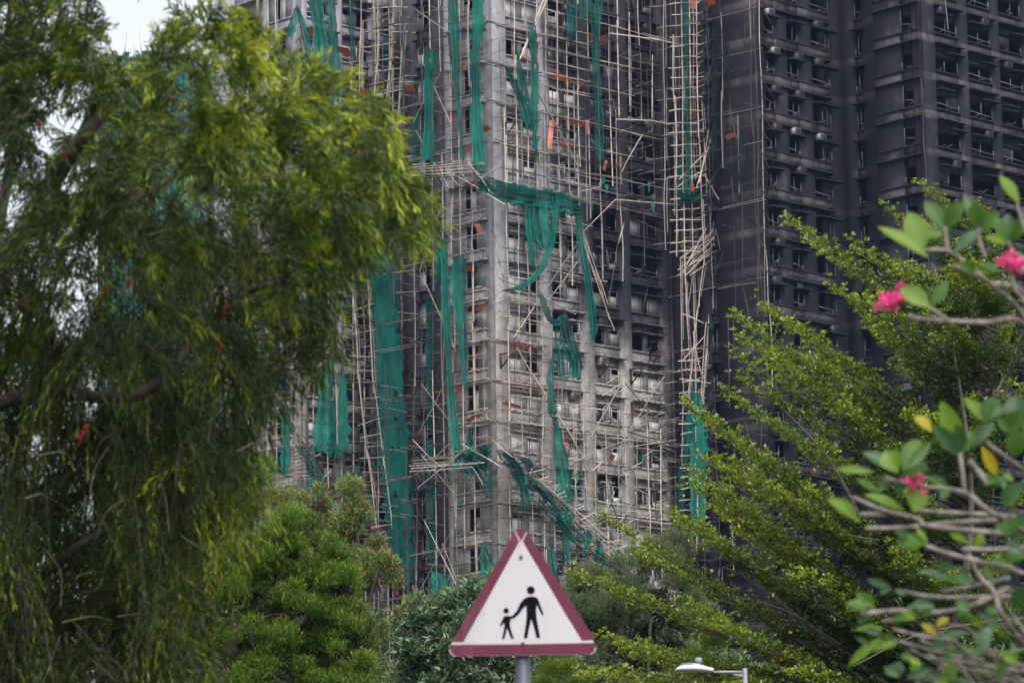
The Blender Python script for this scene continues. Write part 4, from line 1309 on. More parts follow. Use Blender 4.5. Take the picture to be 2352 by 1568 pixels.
# leaf outlines in (along, across, up); faces are quads
def leaf_shape(kind):
    if kind == 'needle':
        v = [(0, -.10, 0), (0, .10, 0), (1, .02, -.06), (1, -.02, -.06)]
        f = [(0, 1, 2, 3)]
    elif kind == 'lance':                       # narrow pointed, two quads, bent
        v = [(0, 0, 0), (.5, .5, .03), (1, 0, -.10), (.5, -.5, .03)]
        f = [(0, 1, 2, 3)]
    elif kind == 'obovate':                     # broad near the tip, folded on the midrib
        v = [(0, 0, 0), (.55, 0, -.06), (1, 0, -.02), (.92, .34, .05), (.55, .48, .07), (.92, -.34, .05), (.55, -.48, .07)]
        f = [(0, 1, 2, 3), (0, 3, 4, 4), (0, 5, 2, 1), (0, 6, 6, 5)]
        v = [(0, 0, 0), (.6, 0, -.05), (1, 0, -.02), (.78, .48, .06), (.78, -.48, .06)]
        f = [(0, 1, 2, 3), (0, 4, 2, 1)]
    elif kind == 'mango':                       # long drooping blade, folded
        v = [(0, 0, 0), (.5, 0, -.05), (1, 0, -.22), (.45, .5, .04), (.45, -.5, .04)]
        f = [(0, 1, 2, 3), (0, 4, 2, 1)]
    return np.array(v, float), np.array(f)

def leaves(name, mat, pos, axis, up, length, width, tint, kind, parent=None, stuff=True):
    """one mesh of many separate leaves"""
    v, f = leaf_shape(kind)
    n = len(pos)
    a = nrm(axis)
    s = nrm(np.cross(a, up))
    u = np.cross(s, a)
    L = np.broadcast_to(np.asarray(length, float), (n,))[:, None, None]
    Wd = np.broadcast_to(np.asarray(width, float), (n,))[:, None, None]
    vv = pos[:, None, :] + a[:, None, :] * v[None, :, 0:1] * L + s[:, None, :] * v[None, :, 1:2] * Wd + u[:, None, :] * v[None, :, 2:3] * L
    ff = f[None] + (np.arange(n) * len(v))[:, None, None]
    me = fast_mesh(name, vv.reshape(-1, 3), ff.reshape(-1, 4), mat, attrs={'tint': np.repeat(tint, len(f))})
    o = obj(name, me, parent)
    if stuff: o['kind'] = 'stuff'
    return o

def in_poly(x, y, poly):
    inside = np.zeros(len(x), bool)
    n = len(poly)
    j = n - 1
    for i in range(n):
        xi, yi = poly[i]; xj, yj = poly[j]
        c = ((yi > y) != (yj > y)) & (x < (xj - xi) * (y - yi) / (yj - yi + 1e-12) + xi)
        inside ^= c
        j = i
    return inside

def at_np(x, y, Y):
    d = np.stack([(x - 1176) / FOC, -(y - 784) / FOC, -np.ones_like(x)], -1) @ np.array(CAMROT).T
    p = d * (Y / d[:, 1])[:, None]
    p[:, 2] += EYE
    return p

def lump(x, y, sc, seed):
    """smooth 2D noise in -1..1 for clumps and gaps"""
    r = np.random.default_rng(seed)
    o = np.zeros_like(x)
    for k in range(5):
        a = r.uniform(0, 6.28); fr = (1 / sc) * r.uniform(.6, 1.9); ph = r.uniform(0, 6.28)
        o += np.sin((x * math.cos(a) + y * math.sin(a)) * fr * 6.28 + ph)
    return o / 2.6

M_BARK = simple_mat('dark_bark', (.045, .035, .03), .9, .45, 14.0)
M_BARKG = simple_mat('grey_bark', (.095, .08, .07), .9, .35, 10.0)
M_TWIG = simple_mat('twig', (.13, .10, .075), .85, .3, 10.0)
M_RED = simple_mat('red_bottlebrush_flower', (.30, .014, .02), .7, .3, 20)

# ------------------------------------------------------------------ the big weeping tree at the left
def weeping_tree():
    base = at(-190, 1568, 20.5); base.z = 0
    t = tag(empty('weeping_tree', base), 'big weeping tree with narrow drooping leaves filling the left side', 'tree')
    inv = -np.array(base)
    mat = leaf_mat('weeping_leaf', (.011, .021, .005), (.056, .094, .010), (.310, .350, .028), .35, .5, .3)
    poly = [(-60, -60), (180, -60), (215, 40), (262, 75), (268, 130), (300, 150), (350, 118), (385, 60), (400, 20), (440, 24), (500, 14), (560, 26), (600, 50), (640, 90), (690, 120), (735, 165),
            (790, 178), (835, 205), (880, 240), (892, 280), (905, 330), (935, 378), (945, 440), (985, 500), (1000, 540), (960, 552), (925, 560), (880, 590), (868, 660), (820, 720),
            (800, 800), (770, 830), (738, 840), (720, 800), (690, 900), (668, 960), (645, 990), (630, 1050), (632, 1200), (618, 1300), (604, 1180), (560, 1080), (520, 1150), (500, 1250), (470, 1340), (500, 1440),
            (490, 1570), (470, 1640), (-60, 1640)]
    poly = [(px_ - (45 if (py_ > 556 and px_ > 540) else 0), py_) for px_, py_ in poly]
    # limbs
    tb = Tubes(7)
    limbs = [([(-190, 1800), (-170, 1300), (-150, 1000), (-60, 760), (60, 520), (180, 330), (330, 160), (470, 60)], .15, .010, 20.5),
             ([(-150, 1000), (0, 925), (140, 905), (270, 912), (360, 880), (470, 760), (540, 690), (620, 652), (715, 650)], .05, .012, 19.6),
             ([(470, 760), (560, 660), (640, 560), (740, 470), (840, 400), (910, 400)], .025, .006, 19.8),
             ([(-160, 1200), (-40, 1130), (90, 1180), (160, 1150), (300, 1050), (420, 1000)], .06, .012, 20.8),
             ([(-170, 1300), (-30, 1360), (80, 1330), (200, 1240), (330, 1180)], .06, .012, 20.2),
             ([(60, 520), (200, 500), (360, 430), (520, 300), (640, 200), (740, 190)], .03, .006, 20.9),
             ([(180, 330), (220, 200), (150, 60), (120, -80)], .03, .008, 20.4),
             ([(-60, 760), (-10, 560), (30, 300), (20, 60), (40, -80)], .05, .01, 21.5),
             ([(620, 652), (615, 690), (632, 715), (640, 800), (655, 860)], .010, .004, 19.5),
             ([(470, 850), (490, 930), (478, 1010), (470, 1100), (466, 1200)], .006, .003, 19.2),
             ([(400, 920), (414, 1000), (404, 1100), (405, 1230)], .006, .003, 19.3),
             ([(360, 1180), (380, 1100), (405, 1050)], .006, .003, 19.3)]
    for pl, r0, r1, Y in limbs:
        n = len(pl)
        pts = [at(x, y, Y + .35 * math.sin(i * 1.9 + r0 * 90)) for i, (x, y) in enumerate(pl)]
        if pl[0] == (-190, 1800): pts[0] = Vector(base)
        sp = catmull(pts, 5)
        rad = [r0 + (r1 - r0) * (i / (len(sp) - 1)) ** .8 for i in range(len(sp))]
        tb.add([np.array(p) + inv for p in sp], rad)
    tb.build('trunk', M_BARK, t)
    # hanging sprays: each a thin twig with leaves set along it
    NC = 1150
    x = RT.uniform(-60, 1005, NC * 4); y = RT.uniform(-60, 1640, NC * 4)
    k = in_poly(x, y, poly)
    x, y = x[k], y[k]
    cxs, cys = x[:NC], y[:NC]
    ex = RT.uniform(-620, 420, 620); ey = RT.uniform(-520, 900, 620)  # crown beyond the view, added to shade the lower leaves
    ek = (ex < -60) | (ey < -60)
    cxs = np.concatenate([cxs, ex[ek]]); cys = np.concatenate([cys, ey[ek]])
    NS = 9
    x = np.repeat(cxs, NS) + RT.normal(0, 17, len(cxs) * NS); y = np.repeat(cys, NS) + RT.normal(0, 18, len(cxs) * NS)
    cid = np.repeat(np.arange(len(cxs)), NS)
    topc = np.clip((900 - cys) / 500, 0, 1)
    Yc = RT.uniform(19.3 - 2.0 * topc, 22.4 + 2.4 * topc)
    cdir = RT.normal(0, .50, (len(cxs), 3))
    cyoung = RT.random(len(cxs)) ** 2.4
    g = lump(x, y, 260, 3) + .6 * lump(x, y, 110, 4)
    hole = np.zeros(len(x), bool)        # holes where the sky and the far net show
    for hx, hy, hr in ((165, 455, 24), (150, 540, 20), (300, 590, 22), (296, 660, 24), (290, 90, 36), (255, 60, 22), (340, 60, 30), (395, 760, 14), (222, 1250, 12), (300, 1290, 10), (240, 60, 22), (180, 700, 14), (60, 640, 12), (500, 500, 16), (180, 30, 20)):
        hole |= (x - hx) ** 2 + ((y - hy + 20) * .8) ** 2 < hr ** 2
    keep = (g > -1.1) & ~hole & (in_poly(x, y, poly) | (x < -60) | (y < -60))
    x, y, cid = x[keep], y[keep], cid[keep]
    n = len(x)
    Y = Yc[cid] + RT.normal(0, .06, n)
    P = at_np(x, y, Y)
    # growth direction: outwards from the limbs, then bending down; stronger droop low in the crown
    ox = np.clip((x - 300) / 520.0, -1, 1.2)
    top = np.clip((520 - y) / 480, 0, 1)
    low = np.clip((y - 560) / 480, 0, 1)
    d = np.stack([.75 * ox * (1 - .7 * low), np.zeros(n), .55 * top - .25 - .95 * low], -1) + cdir[cid] + RT.normal(0, .30, (n, 3))
    d = nrm(d)
    Ls = RT.uniform(.15, .30, n) * (1 + .9 * low)
    droop = RT.uniform(.25, .95, n)
    m = 24
    tt = np.linspace(.02, 1, m)[None, :, None]
    down = np.array([0, 0, -1.0])
    # the tip of every spray ends at its sample point: shift back along the curve
    curve = lambda q: d[:, None, :] * q * Ls[:, None, None] + down * (q ** 2) * (Ls * droop * .55)[:, None, None]
    off = curve(np.full((1, 1, 1), .42))
    pos = P[:, None, :] + curve(tt) - off + RT.normal(0, .004, (n, m, 3))
    tan = nrm(d[:, None, :] * Ls[:, None, None] + down * (2 * tt) * (Ls * droop * .55)[:, None, None])
    rnd = nrm(RT.normal(0, 1, (n, m, 3)))
    side = nrm(np.cross(tan, rnd))
    spread = RT.uniform(.45, .9, (n, m, 1)) * (1.1 - .7 * tt)
    axis = nrm(tan + side * spread)
    up = nrm(RT.normal(0, .6, (n, m, 3)) + np.array([0, -.3, 1.0]))
    young_lit = np.clip(cyoung[cid] * .55 + (RT.random(n) ** 2.5) * .35 + .55 * np.clip((700 - y) / 600, 0, 1) * np.clip((x - 120) / 450, 0, 1) + .22 * ((x > 320) & (y > 1050)), 0, 1)  # random age, plus painted brightness on the lit upper right and lower strands
    tint = np.clip(young_lit[:, None] * (.25 + .95 * tt[:, :, 0] ** 1.5) + RT.normal(0, .12, (n, m)) + .06, 0, 1)
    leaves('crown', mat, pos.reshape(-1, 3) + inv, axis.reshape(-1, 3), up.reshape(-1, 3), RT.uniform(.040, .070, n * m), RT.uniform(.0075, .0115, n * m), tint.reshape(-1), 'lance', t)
    # twigs
    tw = Tubes(3)
    for i in range(0, n, 3):
        pts = [P[i] + curve(np.full((1, 1, 1), q))[i, 0] - off[i, 0] + inv for q in (0, .3, .6, .95)]
        tw.add(pts, [.0026, .0022, .0018, .001])
    # pale bare twigs that show in front
    for k in range(90):
        px = RT.uniform(30, 850); py = RT.uniform(250, 1450)
        if not in_poly(np.array([px]), np.array([py]), poly)[0]: continue
        a = RT.uniform(-.4, 2.6); l = RT.uniform(40, 150)
        Yq = RT.uniform(18.4, 20)
        p0 = at(px, py, Yq); p1 = at(px + l * .5 * math.cos(a) + RT.uniform(-15, 15), py + l * .5 * math.sin(a), Yq + .1); p2 = at(px + l * math.cos(a) * .8, py + l * math.sin(a) + 25, Yq + .15)
        tw.add([np.array(p) + inv for p in catmull([p0, p1, p2], 4)], list(np.linspace(.0055, .002, 9)))
    tag(tw.build('twig', M_TWIG, t), kind='stuff')
    # a few red brush flowers
    for k, (fx, fy) in enumerate([(440, 355), (396, 332), (470, 402), (186, 1002), (198, 985), (300, 650), (518, 712), (505, 790), (240, 660), (820, 345), (835, 215), (85, 282), (150, 355), (60, 690)]):
        p = at(fx, fy, 18.6)
        m2 = 26
        o_ = nrm(RT.normal(0, 1, (m2, 3)))
        pp = np.tile(np.array(p) + inv, (m2, 1)) + np.outer(RT.uniform(-.03, .03, m2), [.3, 0, 1])
        leaves('flower', M_RED, pp, o_, nrm(RT.normal(0, 1, (m2, 3))), .020, .004, np.full(m2, .5), 'lance', t, stuff=False)
    return t
weeping_tree()

# ------------------------------------------------------------------ layered tree at the right, long rising limbs with flat sprays
def layered_tree():
    K = 62.0 / 46.0
    base = at(2150, 1568, 62.0); base.z = 0
    t = tag(empty('layered_tree', base), 'large tree with tiers of rising feathery branches and small round leaves, right side', 'tree')
    inv = -np.array(base)
    mat = leaf_mat('small_round_leaf', (.018, .038, .006), (.070, .120, .013), (.220, .275, .028), .30, .38, .4)
    fork = (2130, 1640)
    tb = Tubes(7)
    limbs = []      # (points in view, start radius, depth at tip)
    tips = [(2120, 425, .5), (2032, 482, -.3), (1808, 505, .6), (1905, 655, -.5), (1680, 722, .3), (1745, 700, .8), (1694, 775, 1.0), (1680, 808, -.7), (1697, 868, .2), (1572, 932, -.9), (1765, 968, .8), (1618, 975, .1), (1590, 1080, 1.1),
            (1640, 1060, .6), (1376, 1186, -1.2), (1306, 1320, -1.5), (1450, 1265, -.6), (1640, 1165, -.2), (1330, 1548, -1.6), (1470, 1500, -.9), (1560, 1380, .9), (1690, 1010, -1.2), (2240, 470, 1.3), (2300, 520, -.6), (2200, 560, .9), (2060, 600, 1.2), (2000, 690, -1.1), (1880, 830, 1.3),
            (2390, 640, .5), (2420, 800, -.5), (2150, 720, -1.4), (2250, 760, 1.2), (2330, 900, -.9), (2060, 850, .1), (1930, 930, -1.5), (1850, 1040, 1.5), (1780, 1130, -1.6), (1700, 1220, 1.4), (1830, 1280, -1.0), (1620, 1430, -1.7), (1720, 1490, -.4), (1900, 1180, .4), (2010, 1060, 1.7), (2140, 960, -1.8), (2240, 1080, 1.4), (2340, 1150, -.4), (2060, 1260, -1.9), (1960, 1400, -1.2), (2180, 1330, -1.5), (2320, 1380, .9), (1830, 1540, -1.8), (2450, 1080, 1.2), (2440, 1300, -1.2),
            (1860, 560, 1.4), (1960, 560, 1.0), (2120, 520, -1.0), (1770, 830, -1.4), (1660, 900, 1.5), (2180, 640, .2), (2290, 650, -1.3)]
    fx, fy = fork
    rr = random.Random(9)
    for _ in range(56):
        yy = rr.uniform(520, 1610)
        x0_ = max(1250, 1700 - max(0, yy - 760) * .55 + max(0, 760 - yy) * 1.5)
        tips.append((rr.uniform(x0_ + 60, 2330), yy, rr.uniform(-2.0, 2.0)))
    spine = [(2130, 1640), (2190, 1400), (2245, 1100), (2290, 800), (2330, 520)]
    def spx(yq):
        for (xa, ya), (xb, yb) in zip(spine, spine[1:]):
            if yb <= yq <= ya: return xa + (xb - xa) * (ya - yq) / (ya - yb)
        return 2130 if yq > 1640 else 2330
    for (tx, ty, dy) in tips:
        for _ in range(3):
            sl = rr.uniform(.44, .60) if tx < 2200 else rr.uniform(1.2, 2.0)
            xs = spx(ty + 250)
            yo = min(1640, ty + sl * abs(xs - tx) + 70)
            xs = spx(yo)
            break
        q = lambda t_, bend: (xs + (tx - xs) * t_, yo + (ty - yo) * t_ + bend)
        b_ = rr.uniform(-6, 26)
        limbs.append(([(xs, yo), q(.35, b_), q(.7, b_ * .9 - 4), q(.9, b_ * .3 - 4), (tx, ty)], dy))
    allp, alla, allu, allt, alll, allw = [], [], [], [], [], []
    tw = Tubes(4)
    for li, (pl, dy) in enumerate(limbs):
        Ys = [62, 62 + dy * .9, 62 + dy * 1.5, 62 + dy * 1.8, 62 + dy * 2.0]
        sp = catmull([at(x, y, Y) for (x, y), Y in zip(pl, Ys)], 12)
        Lq = [0]
        for a, b_ in zip(sp, sp[1:]): Lq.append(Lq[-1] + (b_ - a).length)
        tot = Lq[-1]
        r0 = .016 + .006 * tot
        tb.add([np.array(p) + inv for p in sp], [max(.004, r0 * (1 - .93 * (l / tot) ** .8)) for l in Lq])
        # side branchlets
        l = tot * .12
        sgn = 1
        while l < tot:
            i = max(1, min(len(sp) - 1, int(np.searchsorted(Lq, l))))
            u_ = (l - Lq[i - 1]) / (Lq[i] - Lq[i - 1] + 1e-9)
            p = np.array(sp[i - 1].lerp(sp[i], min(1, u_)))
            T = np.array((sp[i] - sp[i - 1]).normalized())
            lat = np.cross(T, [0, 0, 1.0]); lat /= np.linalg.norm(lat) + 1e-9
            fr = l / tot
            bl = K * (.12 + .27 * (1 - fr) ** .7 + .08 * rr.random()) * (1 if fr < .97 else .6)
            ph = rr.uniform(-.9, .9)
            upv = np.cross(lat, T)
            dirb = T * rr.uniform(.75, 1.3) + (lat * math.cos(ph) * sgn + upv * abs(math.sin(ph)) * (1 if rr.random() < .7 else -.5)) * rr.uniform(.35, .8)
            dirb /= np.linalg.norm(dirb)
            nb = max(2, int(bl / (.044 * K)))
            end = p + dirb * bl + np.array([0, 0, .03])
            if rr.random() < .5:
                tw.add([p + inv, p + dirb * bl * .5 + inv + np.array([0, 0, -.01]), end + inv], [.005, .0035, .0015])
            q = np.linspace(.12, 1.0, nb)
            cen = p + np.outer(q, dirb * bl) + RT.normal(0, .042, (nb, 3)) + np.outer(q * (1 - q), [0, 0, -.06])
            ml = 6
            c = np.repeat(cen, ml, 0)
            rad = RT.normal(0, 1, (nb * ml, 3)); rad[:, 2] = np.abs(rad[:, 2]) * .55 + .12
            ax = nrm(nrm(rad) + dirb * .45)
            c = c + ax * RT.uniform(0, .03, (nb * ml, 1))
            up = nrm(RT.normal(0, .42, (nb * ml, 3)) + np.array([0, -.12, 1.0]))
            hi = np.clip((1.0 - fr), 0, 1)
            ti = np.clip(RT.normal(.34, .16, nb * ml) + .38 * np.repeat(q, ml) * (fr > .5) + (.25 if fr > .8 else 0) - .10 * hi, 0, 1)
            allp.append(c); alla.append(ax); allu.append(up); allt.append(ti)
            alll.append(RT.uniform(.046, .078, nb * ml))
            l += K * (.040 + .03 * rr.random())
            sgn = -sgn
    pos = np.concatenate(allp) + inv
    Lf = np.concatenate(alll)
    leaves('crown', mat, pos, np.concatenate(alla), np.concatenate(allu), Lf, Lf * .62, np.concatenate(allt), 'obovate', t)
    tr = Tubes(9)
    f0 = at(fork[0], fork[1], 62)
    tr.add([np.array(p) + inv for p in catmull([Vector(base), base.lerp(f0, .5) + Vector((.1, 0, 0)), f0, f0 + Vector((.05, 0, .8))], 5)], list(np.linspace(.26, .16, 16)))
    tr.build('trunk', M_BARKG, t)
    for pl, r0, r1, dy in [([(2130, 1640), (2020, 1560), (1900, 1470), (1800, 1390), (1720, 1330), (1660, 1300)], .06, .014, -.6), ([(1930, 1480), (1800, 1400), (1640, 1355), (1480, 1300)], .02, .006, -.8), ([(2130, 1640), (2200, 1400), (2230, 1200), (2220, 1000), (2190, 800)], .09, .02, -1.0),
                           ([(2130, 1640), (2050, 1400), (1980, 1200), (1900, 1050), (1800, 940)], .07, .015, -.8), ([(2352, 1420), (2250, 1430), (2100, 1460), (1960, 1530)], .022, .012, -2.0), ([(1760, 1210), (1900, 1222), (2020, 1240)], .012, .010, -1.9)]:
        tb.add([np.array(p) + inv for p in catmull([at(x, y, 62 + dy * 1.2) for x, y in pl], 6)], list(np.linspace(r0, r1, (len(pl) - 1) * 6 + 1)))
    tb.build('limb', M_BARKG, t)
    tag(tw.build('twig', M_BARK, t), kind='stuff')
    # single leaves that turned orange
    my = leaf_mat('orange_leaf', (.45, .16, .01), (.5, .22, .012), (.55, .32, .02), .3)
    n = 46
    x = RT.uniform(1340, 2100, n); y = RT.uniform(900, 1540, n)
    y = np.maximum(y, 1240 - (x - 1376) * .55)
    P = at_np(x, y, np.full(n, 58.6))
    tag(leaves('orange_leaf', my, P + inv, nrm(RT.normal(0, 1, (n, 3)) + np.array([0, 0, -.6])), nrm(RT.normal(0, 1, (n, 3)) + np.array([0, -1.0, .5])), RT.uniform(.05, .075, n), .035, RT.random(n), 'obovate', t), None)
    return t
layered_tree()

# ------------------------------------------------------------------ crowns made of leafy lobes
def lobed_tree(name, label, cat, trunkpx, Y, lobes, mat, kind, per, llen, lwid, branches, bark, droop=0.0, up_bias=.5, twigs=True, flowers=None, dy=.9, tint_bias=.0, group=None):
    base = at(trunkpx[0], trunkpx[1], Y); base.z = 0
    t = tag(empty(name, base), label, cat, group)
    inv = -np.array(base)
    P_, A_, U__, T_, = [], [], [], []
    mpx = Y / FOC
    for (x, y, r, *rest) in lobes:
        yy = Y + RT.uniform(-dy, dy) if not rest else Y + rest[0]
        c = np.array(at(x, y, yy))
        R = r * mpx
        n = int(per * (r / 60.0) ** 2)
        d = nrm(RT.normal(0, 1, (n, 3)))
        d[:, 2] = np.where(d[:, 2] < -.6, -d[:, 2], d[:, 2])
        rad = R * (RT.random(n) ** .42) * (1 + .16 * np.sin(d[:, 0] * 7 + x) * np.cos(d[:, 2] * 6 + y) + .12 * np.sin(d[:, 1] * 11 + y))
        p = c + d * rad[:, None] * np.array([1.12, 1.12, 1.0])
        # leaves sit in little tufts
        nt = max(6, n // 16)
        tuft = p[RT.integers(0, n, nt)]
        ti_ = RT.integers(0, nt, n)
        tk = .30
        p = p * (1 - tk) + tuft[ti_] * tk
        outw = nrm(p - c + np.array([0, 0, R * up_bias]))
        ax = nrm(outw * .6 + RT.normal(0, .6, (n, 3)) + np.array([0, 0, up_bias * .5 - droop]))
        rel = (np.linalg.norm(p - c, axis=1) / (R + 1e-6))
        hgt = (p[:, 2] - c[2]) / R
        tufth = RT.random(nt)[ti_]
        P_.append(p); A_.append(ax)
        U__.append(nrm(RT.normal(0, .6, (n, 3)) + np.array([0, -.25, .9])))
        T_.append(np.clip(.22 + tint_bias + .34 * np.clip(rel - .55, 0, 1) * 2 * np.clip(hgt + .45, 0, 1) + .22 * tufth + RT.normal(0, .09, n), 0, 1))  # upper outer leaves of each lobe paler: toplight painted into the tint
    pos = np.concatenate(P_)
    n = len(pos)
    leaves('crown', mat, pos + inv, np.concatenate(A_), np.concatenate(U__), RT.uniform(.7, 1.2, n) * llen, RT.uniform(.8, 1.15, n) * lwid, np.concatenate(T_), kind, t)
    tb = Tubes(7)
    for pl, r0, r1 in branches:
        pts = [at(x, y, Y - .3) if i else at(x, y, Y) for i, (x, y) in enumerate(pl)]
        if pl[0] == trunkpx: pts[0] = Vector(base)
        sp = catmull(pts, 6)
        tb.add([np.array(p) + inv for p in sp], list(np.linspace(r0, r1, len(sp))))
    if twigs:
        for (x, y, r, *rest) in lobes:
            for k in range(5):
                a = RT.uniform(-2.8, -.3); 
                tb.add([np.array(at(x + RT.uniform(-r, r) * .3, y + r * .7, Y)) + inv, np.array(at(x + math.cos(a) * r * .4, y + math.sin(a) * r * .3 + r * .2, Y - .2)) + inv, np.array(at(x + math.cos(a) * r * .85, y + math.sin(a) * r * .8, Y - .3)) + inv], [.012, .008, .004])
    tb.build('trunk', bark, t)
    if flowers:
        for (fx, fy) in flowers:
            p = np.array(at(fx, fy, Y - 1.25 if not isinstance(flowers, dict) else Y))
            m2 = 34
            o_ = nrm(RT.normal(0, 1, (m2, 3)))
            pp = np.tile(p + inv, (m2, 1)) + np.outer(RT.uniform(-.035, .035, m2), nrm(RT.normal(0, .5, 3) + np.array([0, 0, 1])))
            leaves('flower', M_RED, pp, o_, nrm(RT.normal(0, 1, (m2, 3))), .023, .008, np.full(m2, .5), 'lance', t, stuff=False)
    return t

def poly_lobes(poly, n, r0, r1, seed):
    r = np.random.default_rng(seed)
    xs = [p[0] for p in poly]; ys = [p[1] for p in poly]
    out = []
    while len(out) < n:
        x = r.uniform(min(xs), max(xs)); y = r.uniform(min(ys), max(ys))
        rad = r.uniform(r0, r1)
        ok = True
        for a in range(0, 360, 60):          # keep the lobe inside the outline
            if not in_poly(np.array([x + rad * .72 * math.cos(math.radians(a))]), np.array([y + rad * .72 * math.sin(math.radians(a))]), poly)[0]:
                ok = False; break
        if ok: out.append((x, y, rad))
    return out

m_bright = leaf_mat('bright_fine_leaf', (.020, .046, .007), (.080, .150, .014), (.260, .350, .030), .32, .5, .25)
m_bottle = leaf_mat('olive_fine_leaf', (.050, .072, .030), (.150, .195, .062), (.270, .320, .080), .3, .5, .3)
m_dusk = leaf_mat('dusky_fine_leaf', (.030, .052, .022), (.080, .118, .042), (.150, .205, .062), .3, .55, .25)
m_mango = leaf_mat('dark_glossy_leaf', (.022, .046, .020), (.060, .108, .046), (.130, .195, .075), .2, .32, .5)
m_dark = leaf_mat('darkest_leaf', (.008, .016, .009), (.018, .032, .015), (.040, .065, .026), .2, .5, .3)

# bottlebrush with red flowers
lb = poly_lobes([(560, 1100), (620, 1070), (660, 1095), (720, 1108), (800, 1098), (850, 1098), (880, 1130), (872, 1180), (895, 1230), (915, 1290), (942, 1340), (932, 1420), (905, 1480), (910, 1640), (600, 1640), (560, 1300)], 120, 22, 46, 5)
fl = [(670, 1128), (700, 1140), (735, 1148), (765, 1140), (800, 1160), (838, 1120), (862, 1112), (872, 1132), (845, 1170), (812, 1190), (780, 1200), (755, 1180), (720, 1195), (690, 1210), (775, 1250), (800, 1262), (745, 1285), (818, 1290), (870, 1215), (855, 1260), (885, 1260), (900, 1300), (928, 1305), (905, 1338), (880, 1345), (912, 1360), (925, 1372), (890, 1392), (918, 1408), (935, 1395), (860, 1330), (840, 1400), (820, 1240), (660, 1170), (640, 1140), (705, 1165), (582, 1160), (588, 1128), (770, 1310), (838, 1315), (895, 1420), (870, 1370), (600, 1130), (690, 1095), (752, 1115), (830, 1145), (900, 1270), (850, 1205), (795, 1225), (730, 1240), (666, 1230), (920, 1330)]
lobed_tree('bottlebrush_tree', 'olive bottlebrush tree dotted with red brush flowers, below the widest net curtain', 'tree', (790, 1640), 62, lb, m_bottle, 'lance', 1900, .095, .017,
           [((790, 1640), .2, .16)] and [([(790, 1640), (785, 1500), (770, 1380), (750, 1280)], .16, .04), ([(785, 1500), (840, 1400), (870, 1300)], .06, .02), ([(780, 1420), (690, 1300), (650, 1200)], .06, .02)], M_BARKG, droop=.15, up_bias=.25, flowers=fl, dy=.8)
# bright rounded tree in front of it
lr = poly_lobes([(450, 1300), (500, 1225), (560, 1195), (620, 1185), (665, 1145), (725, 1175), (765, 1225), (805, 1265), (835, 1325), (845, 1390), (868, 1430), (874, 1500), (858, 1640), (420, 1640), (430, 1400)], 240, 22, 44, 6)
lobed_tree('rounded_tree', 'bright green rounded tree with fine leaves, front of the bottlebrush', 'tree', (470, 1640), 55, lr, m_bright, 'lance', 1700, .085, .0115,
           [([(470, 1640), (520, 1530), (600, 1480), (680, 1440), (720, 1400), (745, 1370)], .14, .03), ([(560, 1505), (600, 1510), (660, 1560), (760, 1560)], .06, .02), ([(680, 1440), (640, 1410), (600, 1420)], .035, .012), ([(700, 1420), (690, 1380), (670, 1360)], .03, .01), ([(850, 1568), (760, 1460), (820, 1410)], .03, .01)], M_BARK, up_bias=.75, dy=.9)
# yellow-green tree between the weeping one and the bottlebrush
lobed_tree('yellow_green_tree', 'yellow-green fine-leaved tree directly behind the hanging strands of the weeping tree', 'tree', (430, 1640), 66,
           poly_lobes([(380, 1000), (540, 985), (640, 1050), (632, 1180), (560, 1260), (300, 1320), (290, 720), (420, 720), (440, 900)], 60, 30, 56, 8) + [(200, 1300, 90), (330, 1330, 90), (430, 1380, 90), (120, 1180, 90), (60, 1400, 100), (250, 1480, 100), (420, 1520, 90), (100, 1540, 110)], m_bright, 'needle', 1700, .1, .06,
           [([(430, 1640), (430, 1400), (450, 1250), (500, 1120)], .2, .05)], M_BARK, up_bias=.6)
# mango-like tree left of the sign
lm = [(960, 1440, 42), (1000, 1420, 44), (1050, 1400, 48), (1085, 1372, 30), (940, 1500, 44), (1010, 1480, 50), (1080, 1450, 54), (1040, 1530, 56), (1120, 1500, 56), (1160, 1550, 50), (960, 1560, 50), (1200, 1520, 36), (1130, 1420, 40), (1090, 1345, 16), (1040, 1560, 50, -1.0), (1000, 1590, 50, -1.0), (1080, 1580, 46, -1.0), (1045, 1500, 40, -1.0), (1120, 1590, 44, -1.0)]
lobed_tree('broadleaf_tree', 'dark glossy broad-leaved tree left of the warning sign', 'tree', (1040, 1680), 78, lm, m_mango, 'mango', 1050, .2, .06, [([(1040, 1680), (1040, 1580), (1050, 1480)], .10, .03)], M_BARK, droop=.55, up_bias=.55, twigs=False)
# soft feathery trees right of the sign
lf = poly_lobes([(1220, 1420), (1285, 1320), (1340, 1284), (1390, 1296), (1420, 1264), (1470, 1230), (1530, 1216), (1590, 1214), (1630, 1260), (1625, 1330), (1645, 1400), (1610, 1500), (1610, 1640), (1200, 1640)], 170, 22, 44, 7)
lobed_tree('feathery_tree', 'soft feathery dull-green tree right of the warning sign', 'tree', (1440, 1680), 84, lf, m_dusk, 'lance', 2300, .11, .011,
           [([(1440, 1680), (1430, 1560), (1420, 1440), (1400, 1340)], .14, .03), ([(1425, 1500), (1500, 1400), (1560, 1290)], .06, .02), ([(1425, 1480), (1350, 1420), (1310, 1350)], .05, .02)], M_BARK, up_bias=.8)
